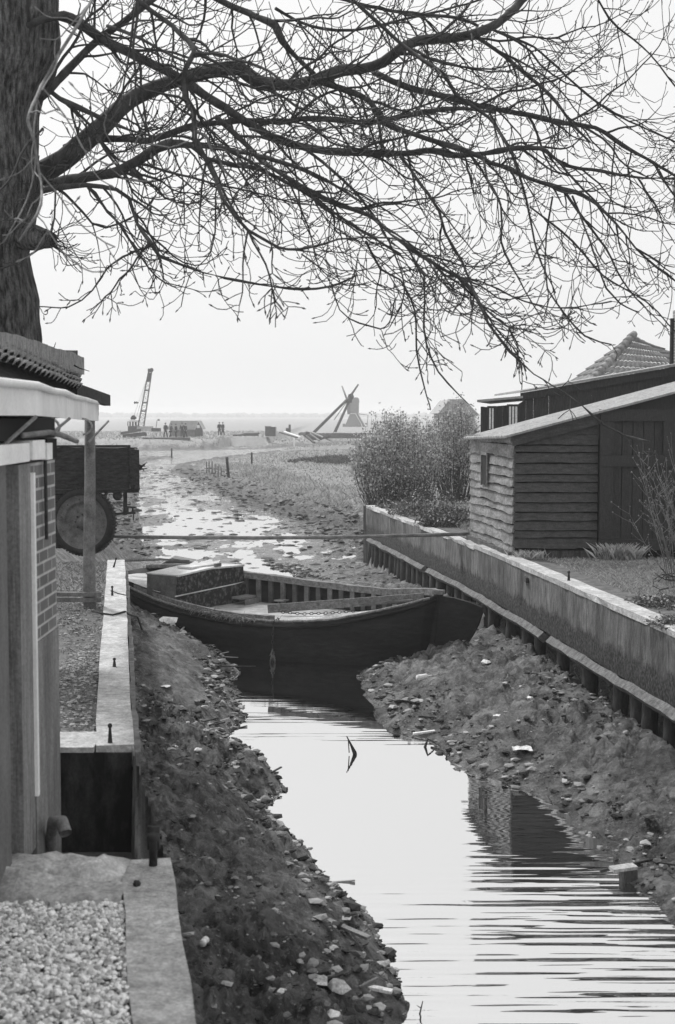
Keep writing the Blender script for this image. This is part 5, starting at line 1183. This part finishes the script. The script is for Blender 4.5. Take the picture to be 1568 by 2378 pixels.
# bent stick in the water
p = G(815,1752,WZ); mb = MB().tube([p+Vector((-.05,0,.22)), p+Vector((.0,0,.12)), p+Vector((.045,0,.02)), p+Vector((.055,0,-.05))], [.006,.014,.028,.03], 6).tube([p+Vector((-.03,0,.17)), p+Vector((-.02,0,.02))], [.006,.006], 4)
tag(obj('water_stick', mb, M['iron']), 'dark crooked stick rising out of the water in mid channel', 'stick')
p = G(990,1735,WZ); mb = MB().tube([p+Vector((-.02,0,-.02)), p+Vector((.02,0,.10)), p+Vector((.12,.05,.03))], [.02,.016,.008], 5); tag(obj('root_snag', mb, M['iron']), 'dark root snag at the right shore opposite the water stick', 'root')
p = G(975,2355,WZ); mb = MB().tube([p, p+Vector((.02,0,.09))], [.006,.003], 4).tube([p+Vector((.01,0,.04)), p+Vector((-.02,0,.06))], [.004,.002], 4); tag(obj('sprig', mb, M['iron']), 'tiny dark sprig standing in the water at the bottom', 'sprig')
# stick lying from left quay to cabin
mb = MB().tube([G(292,1301,.9), G(365,1299,.5), D(440,1303,27.5)], [.03,.03,.025], 6)
tag(obj('boat_hook_pole', mb, M['plank'], None, True), 'thin pole lying from the quay end towards the cabin roof', 'pole')
mb = MB().prism([D(362,1316,27.6),D(400,1296,27.6),D(450,1305,27.6),D(420,1318,27.6)], (0,.5,0)); tag(obj('upturned_board', mb, M['plank']), 'tilted board on the mud just behind the cabin', 'board')
# ------------------------------------------------------------------ far objects
def post(px, py, h, w_, label, m='plank', lean=0):
    p = at(px, py); mb = MB().tube([p+Vector((0,0,-.2)), p+Vector((lean,0,h))], [w_,w_*.9], 7); tag(obj('field_post', mb, M[m]), label, 'post', 'posts in the field')
post(532,1112,1.5*.85,.09,'dark slanting post among the reeds on the headland tip','wetpile',-.12)
post(585,1083,1.05,.075,'upright post standing alone on the headland grass','wetpile')
post(683,1036,1.6,.12,'pale post at the narrow bend of the far channel','whitepaint')
post(399,1063,.9,.08,'short stake at the tip of the left mud spit','wetpile')
for px, py in ((480,1098),(486,1100),(493,1101),(500,1103),(507,1104),(514,1106)):
    post(px, py, .55+random.random()*.3, .045, 'one of the short reed-choked stakes along the headland tip','plank')
tip = [G(680,1040,.3)]
# crane
cr = thing('dragline_crane', 'small dragline crane with tall lattice boom and pale cab on the far bank', 'crane', G(315,1016,.5))
CY = cr.location.y
def CD(x, y, dy=0): return D(x, y, CY+dy)
mb = MB(); mb.beam(CD(284,1006), CD(330,998), 2.4, .30); obj('deck_beam', mb, M['crane'], cr)
mb = MB(); mb.beam(CD(286,1013,-.6), CD(338,1007,-.6), .7, .45); mb.beam(CD(292,1014,1.6), CD(340,1008,1.6), .7, .4); obj('crawler_track', mb, M['coat2'], cr)
p, q = CD(291,1003), CD(333,988)
obj('engine_house', MB().box((p.x+.6,CY-.9,CD(0,1001).z),(CD(345,0).x*1,CY+.9,CD(0,990).z)), M['paintlight'], cr)
obj('counter_box', MB().box((CD(343,0).x,CY-.8,CD(0,1002).z),(CD(364,0).x,CY+.8,CD(0,994).z)), M['crane'], cr)
cb_ = obj('cab', MB().box((CD(290,0).x,CY-1,CD(0,1002).z),(CD(311,0).x,CY+.8,CD(0,989.5).z)), M['crane'], cr)
mb = MB()
for xx_ in (290,296,303,310): mb.box((CD(xx_,0).x-.05,CY-1,CD(0,989.5).z),(CD(xx_,0).x+.05,CY-.9,CD(0,979).z)); mb.box((CD(xx_,0).x-.05,CY+.7,CD(0,989.5).z),(CD(xx_,0).x+.05,CY+.8,CD(0,979).z))
obj('window_frame', mb, M['crane'], cb_)
obj('cab_roof', MB().prism([(CD(288,0).x,CY-1.1,CD(0,979).z),(CD(312,0).x,CY-1.1,CD(0,979).z),(CD(313,0).x,CY-1.1,CD(0,976).z),(CD(300,0).x,CY-1.1,CD(0,974).z)], (0,2.0,0)), M['pale'], cb_)
mb = MB(); mb.stone(CD(309,971), .42, jit=.3); mb.tube([CD(312,975),CD(318,990)], .06, 4); obj('winch_head', mb, M['coat'], cr)
def lattice(a, b, wa, wb, bays):
    a, b = Vector(a), Vector(b); ax = (b-a).normalized(); s_ = Vector((1,0,0)); s_ = (s_-ax*s_.dot(ax)).normalized(); t_ = ax.cross(s_); mb = MB(); cs = [(-1,-1),(1,-1),(1,1),(-1,1)]; rings = []
    for i in range(bays+1):
        u = i/bays; w_ = lerp(wa, wb, u)/2; c = a.lerp(b, u); rings.append([c+s_*k*w_+t_*l*w_ for k, l in cs])
    for k in range(4): mb.tube([r[k] for r in rings], .04, 4)
    for i in range(bays):
        for k in range(4): mb.tube([rings[i][k], rings[i+1][(k+1) % 4]], .02, 3, False); 
        for k in range(4): mb.tube([rings[i][k], rings[i][(k+1) % 4]], .02, 3, False)
    return mb
ba, bb = CD(326,1000), CD(349,862)
bo = obj('boom', lattice(ba, bb, .75, .42, 14), M['crane'], cr)
mb = MB(); u_ = (bb-ba)
for t_ in (.33,.47,.68,.85): c = ba+u_*t_; mb.obox(c, (.38*(1.1-t_*.5),0,0), (0,.35,0), (0,0,.09))
obj('cross_frame', mb, M['crane'], bo)
mb = MB(); mb.obox(bb+Vector((0,0,.1)), (.28,0,0), (0,.2,0), (0,0,.22)); mb.lathe(bb+Vector((.2,-.25,.15)), (0,1,0), [(0,0),(0,.25),(.12,.25),(.12,0)], 12); obj('boom_head', mb, M['coat2'], bo)
obj('plate', MB().prism([ba+u_*.82+Vector((-.22,0,0)),ba+u_*.82+Vector((.28,0,0)),bb+Vector((.22,0,-.2)),bb+Vector((-.18,0,-.2))], (0,.05,0)), M['crane'], bo)
mb = MB(); mb.tube([bb+Vector((-.1,0,0)), CD(309,972)], .018, 3); mb.tube([bb+Vector((-.15,0,0)), CD(313,985)], .018, 3); mb.stone(CD(313.5,935), .17); mb.stone(CD(318.5,935), .17); mb.tube([CD(313.5,935),CD(318.5,935)], .03, 3)
obj('cable', mb, M['crane'], cr)
mb = MB().tube([CD(362,998,-2),CD(365,976,-2)], .04, 4).box((CD(362.5,0).x,CY-2.1,CD(0,977).z),(CD(367.5,0).x,CY-1.9,CD(0,973.5).z)); tag(obj('marker_pole', mb, M['crane']), 'thin pole with a small board standing right of the crane', 'pole')
# hut
def HD(x, y): return D(x, y, 186)
hut = thing('field_hut', 'long low hut with pale roof and dark gable beyond the group of men', 'hut', HD(430,1012))
obj('roof', MB().prism([HD(388,998),HD(452,998),HD(461,977),HD(397,977)], (0,.15,0)).add([HD(461,977),HD(472,997),HD(472,997)+Vector((0,4,0)),HD(461,977)+Vector((0,4,.0))], [(0,1,2,3)]), M['haystack'], hut)
obj('wall', MB().box((HD(390,0).x,186.2,.3),(HD(453,0).x,190,HD(0,997.5).z)), M['millwood'], hut)
mb = MB().prism([HD(453,1013),HD(471,1013),HD(471,998),HD(461,979),HD(453,998)], (0,.2,0)); gb = obj('gable', mb, M['crane'], hut)
obj('gable_window', MB().prism([HD(457,994)-Vector((0,.08,0)),HD(464.5,994)-Vector((0,.08,0)),HD(463.5,987)-Vector((0,.08,0)),HD(458,987)-Vector((0,.08,0))], (0,.06,0)), M['pale'], gb)
# people
def skin_obj(name, verts, edges, radii, m, parent, root=0, lv=1):
    me = bpy.data.meshes.new(name); bm = bmesh.new(); lay = bm.verts.layers.skin.verify(); vv = [bm.verts.new(v) for v in verts]
    for a, b in edges: bm.edges.new((vv[a], vv[b]))
    for i, v in enumerate(vv):
        r_ = radii[i]; r_ = r_ if hasattr(r_, '__len__') else (r_, r_); v[lay].radius = r_; v[lay].use_root = (i == root)
    bm.to_mesh(me); bm.free(); me.materials.append(m); o = bpy.data.objects.new(name, me); COL.objects.link(o); o.parent = parent
    s_ = o.modifiers.new('skin','SKIN'); s_.use_smooth_shade = True; 
    if lv: ss = o.modifiers.new('sub','SUBSURF'); ss.levels = lv; ss.render_levels = lv
    return o
def person(px, py, Y, label, turn, coat, hat='cap', h=1.75, arms=((.24,.0,.95),(-.24,.0,.95)), stride=.12, lean=0, group='men on the far bank'):
    loc = D(px, py, Y); t = thing('person', label, 'person', loc, group); t.rotation_euler = (0,0,turn); k = h/1.75
    V_ = [(0,0,.95),(0,lean*.3,1.15),(0,lean*.7,1.38),(0,lean,1.50),(0,lean+.01,1.56),(0,lean+.02,1.66),(0,lean+.01,1.73)]
    E_ = [(0,1),(1,2),(2,3),(3,4),(4,5),(5,6)]; Rr = [(.15,.11),(.13,.10),(.18,.11),(.09,.07),(.055,.055),(.085,.10),(.06,.07)]
    la = len(V_)
    for s_, a in ((1,arms[0]),(-1,arms[1])):
        i = len(V_); sh_ = (s_*.19, lean*.85, 1.43); el = ((s_*.22+a[0])/2+s_*.03, a[1]*.4+lean*.6-.03, 1.17); wr = (a[0], a[1]+lean*.5, a[2]); V_ += [sh_, el, wr]; E_ += [(2,i),(i,i+1),(i+1,i+2)]; Rr += [.065,.05,.032]
        d = (Vector(wr)-Vector(el)).normalized(); pm = Vector(wr)+d*.07; V_.append(tuple(pm)); E_.append((i+2,i+3)); Rr.append((.035,.02)); base = i+3
        for f in range(4): V_.append(tuple(pm+d*(.08-.01*abs(f-1.3))+Vector((0,(f-1.5)*.02,0)))); E_.append((base,len(V_)-1)); Rr.append(.009)
        V_.append(tuple(Vector(wr)+d*.05+Vector((0,.05,0)))); E_.append((i+2,len(V_)-1)); Rr.append(.01)
    legs = []
    for s_ in (1,-1):
        i = len(V_); V_ += [(s_*.09,0,.88),(s_*.10,s_*stride*.6+.02,.48),(s_*.11,s_*stride-.02,.08),(s_*.12,s_*stride+.15,.035)]; E_ += [(0,i),(i,i+1),(i+1,i+2),(i+2,i+3)]; Rr += [.10,.065,.045,.04]; legs.append(i)
    V_ = [(x*k,y*k,z*k) for x,y,z in V_]
    body = skin_obj('body', V_, E_, Rr, M['skin'], t)
    # coat over torso and sleeves, trousers over legs
    ci = [(0,lean*0,.80),(0,lean*.3,1.12),(0,lean*.7,1.38),(0,lean,1.49)]; ce = [(0,1),(1,2),(2,3)]; cr_2 = [(.20,.15),(.17,.135),(.21,.14),(.10,.08)]
    for s_, a in ((1,arms[0]),(-1,arms[1])):
        i = len(ci); ci += [(s_*.20,lean*.85,1.43), ((s_*.22+a[0])/2+s_*.03, a[1]*.4+lean*.6-.03, 1.17), (a[0],a[1]+lean*.5,a[2]+.03)]; ce += [(2,i),(i,i+1),(i+1,i+2)]; cr_2 += [.085,.068,.055]
    skin_obj('jacket', [(x*k,y*k,z*k) for x,y,z in ci], ce, cr_2, coat, t)
    ti = [(0,0,.90)]; te = []; trr = [(.16,.12)]
    for s_ in (1,-1):
        i = len(ti); ti += [(s_*.09,0,.82),(s_*.10,s_*stride*.6+.02,.48),(s_*.11,s_*stride-.02,.10)]; te += [(0,i),(i,i+1),(i+1,i+2)]; trr += [.105,.08,.07]
    skin_obj('trousers', [(x*k,y*k,z*k) for x,y,z in ti], te, trr, M['coat'], t)
    mb = MB(); hz = 1.70*k; c = Vector((0,lean+.015,hz))
    if hat == 'cap': mb.lathe(c, (0,.1,1), [(.0,.10),(.03,.125),(.07,.11),(.09,0)], 12); mb.obox(c+Vector((0,.11,.01)), (.06,0,0), (0,.05,-.01), (0,0,.006))
    else: mb.lathe(c, (0,0,1), [(-.03,.095),(.03,.11),(.08,.08),(.10,0)], 12)
    me = bpy.data.meshes.new('cap'); me.from_pydata([tuple(v) for v in mb.v], [], mb.f); me.materials.append(M['coat']); o = bpy.data.objects.new('cap' if hat == 'cap' else 'hair', me); COL.objects.link(o); o.parent = t
    return t
PY = 174
person(385,1017.5,PY,'man in dark coat standing at the left end of the group by the crane', 2.6, M['coat'], 'cap', 1.85, stride=.2)
person(396,1017.5,PY+1,'man in grey jacket leaning forward beside the leftmost man', -1.8, M['coat2'], 'cap', 1.75, ((.2,.3,1.05),(-.2,.3,1.0)), lean=.12)
person(409,1017.5,PY,'man in dark jacket standing alone in the middle of the group', 1.3, M['coat'], 'hair', 1.7)
person(423.5,1018,PY,'tall man in dark coat with hat, fourth of the group from the crane', 3.0, M['coat'], 'cap', 1.88)
person(431.5,1018,PY,'man in grey coat at the right end of the group near the hut gable', 2.2, M['coat2'], 'hair', 1.8)
person(510,1012.5,PY+14,'left man of the pair standing apart in the middle of the field', 2.8, M['coat'], 'cap', 1.8, group='men on the far bank')
person(518,1012.5,PY+14,'right man of the pair standing apart in the middle of the field', 2.2, M['coat2'], 'hair', 1.8, group='men on the far bank')
# planks, boxes
a = D(332,1019.5,168); b = D(441,1019.5,168); tag(obj('long_pontoon', MB().beam(a, b, 1.2, .35), M['crane']), 'long flat dark pontoon lying on the far bank in front of the men', 'pontoon')
a = D(546,1011,180); b = D(598,1006,182); tag(obj('timber_stack', MB().beam(a,b,1.0,.2).beam(D(566,1009,181),D(600,1009,181),1.2,.35), M['crane']), 'low stack of dark timber right of the pair of men', 'timber')
def FB(x0,y0,x1,y1,Y,dp=1.5):
    a = D(x0,y1,Y); b = D(x1,y0,Y); return MB().box((a.x,Y,a.z),(b.x,Y+dp,b.z))
o = thing('site_hut', 'dark box-shaped site hut right of the timber stack', 'hut', D(627,1012,185)); mb = FB(616,991.5,641,1013,185,2); obj('wall', mb, M['crane'], o); obj('roof', FB(615,990,629,991.4,185,2.1), M['coat2'], o); obj('door', FB(640.2,992,642.4,1012,184.9,.08), M['paintlight'], o)
o = thing('machine', 'stepped dark machine housing among the timbers', 'machine', D(670,1008,190)); obj('housing', FB(664,994,673,1006,190,1.2), M['crane'], o); obj('funnel', FB(670.5,986,675,1006,189.9,1.0), M['crane'], o)
for (x0_,y0_,x1_,y1_,w2,lab,m_) in ((660,1003,697,1016,.35,'pale plank ramp sloping down to the far channel','whitepaint'),(650,1004,690,1016,.25,'dark plank beside the pale ramp','crane'),(700,1005,730,1028,.3,'dark leaning timber in the heap below the shear poles','crane'),(712,1002,742,1023,.22,'grey leaning timber crossing the heap below the shear poles','millwood'),(722,1003,770,1024,.22,'pale long timber sloping right from the heap','haystack'),(698,1008,715,1006,.5,'short dark timber on top of the heap','crane'),(735,1020,765,1014,.4,'dark thick timber low in the heap','coat2')):
    tag(obj('timber', MB().beam(D(x0_,y0_,176), D(x1_,y1_,171), w2, w2*.6), M[m_]), lab, 'timber', 'timbers at the far works')
mb = MB()
x_ = 712
while x_ < 850: mb.add(*[(lambda q: (q.v, q.f))(FB(x_,1006+random.uniform(-.8,.5),x_+2.6,1018,183,.15))][0]); x_ += 2.8
tag(obj('sheet_piling', mb, M['crane']), 'dark row of upright planks below the windmill', 'planking')
tag(obj('rail_beam', FB(775,1003.5,850,1005.3,182.8,.2), M['whitepaint']), 'white beam along the top of the dark planking', 'beam')
tag(obj('work_hut', FB(722,1012,748,1022,176,1.5), M['coat2']), 'dark low bunker among the heap of timbers', 'bunker')
# shear poles
sp = thing('shear_poles', 'long slanting timber poles meeting at a block in front of the windmill', 'shear poles', D(760,1010,200))
obj('pole', MB().tube([D(727.5,1006,200),D(813,921,204),D(832,893,205)], [.22,.19,.12], 7), M['crane'], sp, True)
obj('pole', MB().tube([D(776,1008,200),D(814,925,204)], [.22,.17], 7), M['crane'], sp, True)
obj('pole', MB().tube([D(794.5,897,206),D(806,928,204)], [.10,.14], 7), M['millwood'], sp, True)
obj('stay', MB().tube([D(776,975,203),D(809,928,204)], [.06,.06], 5), M['millwood'], sp)
obj('stay', MB().tube([D(762,1024,198),D(778,1004,200)], [.08,.08], 5), M['haystack'], sp)
mb = MB(); mb.stone(D(815,921,203.5), .5, jit=.3); mb.stone(D(813,928,203.5), .42, jit=.3); mb.stone(D(809,934,203.5), .3, jit=.3); obj('block', mb, M['crane'], sp)
# windmill
MY = 400
ml = thing('windmill', 'pale grey hollow post windmill fading in the haze beyond the poles', 'windmill', D(825,998,MY))
def MD(x, y, Y=MY): return D(x, y, Y)
def frustum(x0b,x1b,yb,x0t,x1t,yt,Y,dp):
    a,b,c,d = MD(x0b,yb,Y),MD(x1b,yb,Y),MD(x1t,yt,Y),MD(x0t,yt,Y); return MB().add([a,b,c,d]+[a+Vector((0,dp,0)),b+Vector((0,dp,0)),c+Vector((0,dp*.75,0)),d+Vector((0,dp*.75,0))], [(0,1,2,3),(5,4,7,6),(1,5,6,2),(4,0,3,7),(3,2,6,7)])
obj('base', frustum(798,843,997,813,829,961,MY,4.5), M['thatch'], ml)
obj('mound', frustum(786,858,1004,800,846,993,MY-1,8), M['thatch'], ml)
by = obj('buck', frustum(814,833.5,960,813,834,934,MY-.5,4), M['millwood'], ml)
obj('buck_front', frustum(807,814,962,803,814,930,MY-.6,.4), M['crane'], by)
obj('buck_roof', MB().prism([MD(811,934,MY-.7),MD(835,934,MY-.7),MD(834,927,MY-.7),MD(831,923,MY-.7),MD(814,923,MY-.7)], (0,4.2,0)), M['millwood'], ml)
obj('tail_pole', MB().tube([MD(829,960),MD(849,996)], [.3,.4], 6), M['millwood'], ml); obj('tail_pole', MB().tube([MD(826,960),MD(847,996)], [.2,.25], 6), M['pale'], ml)
obj('tail_rail', MB().tube([MD(833,961),MD(855,964),MD(852,997)], .12, 5), M['millwood'], ml)
obj('shed', FB(796,984,802,997,MY,3), M['millwood'], ml)
# distant hazy trees and buildings on the horizon
# hedge line at the horizon
mb = MB()
for i in range(1600):
    x = random.uniform(-900,700); mb.stone((x, 2050+random.uniform(-30,30), .5+random.random()*4), random.uniform(2,5), (1.6,1,.8), .4)
kind(tag(obj('far_hedge', mb, M['millwood']), 'faint continuous line of far woods on the horizon', 'woods'), 'stuff')
# ------------------------------------------------------------------ haze
hv = bpy.data.materials.new('haze_air'); hv.use_nodes = True; n = hv.node_tree.nodes; n.remove(n['Principled BSDF'])
pv = n.new('ShaderNodeVolumePrincipled'); pv.inputs['Color'].default_value = (1,1,1,1); pv.inputs['Density'].default_value = .0008; pv.inputs['Anisotropy'].default_value = .2
hv.node_tree.links.new(pv.outputs[0], n['Material Output'].inputs['Volume'])
kind(obj('haze', MB().box((-5200,-40,-2.5),(5200,2600,16)), hv), 'stuff')
print('OBJECTS', len(bpy.data.objects))
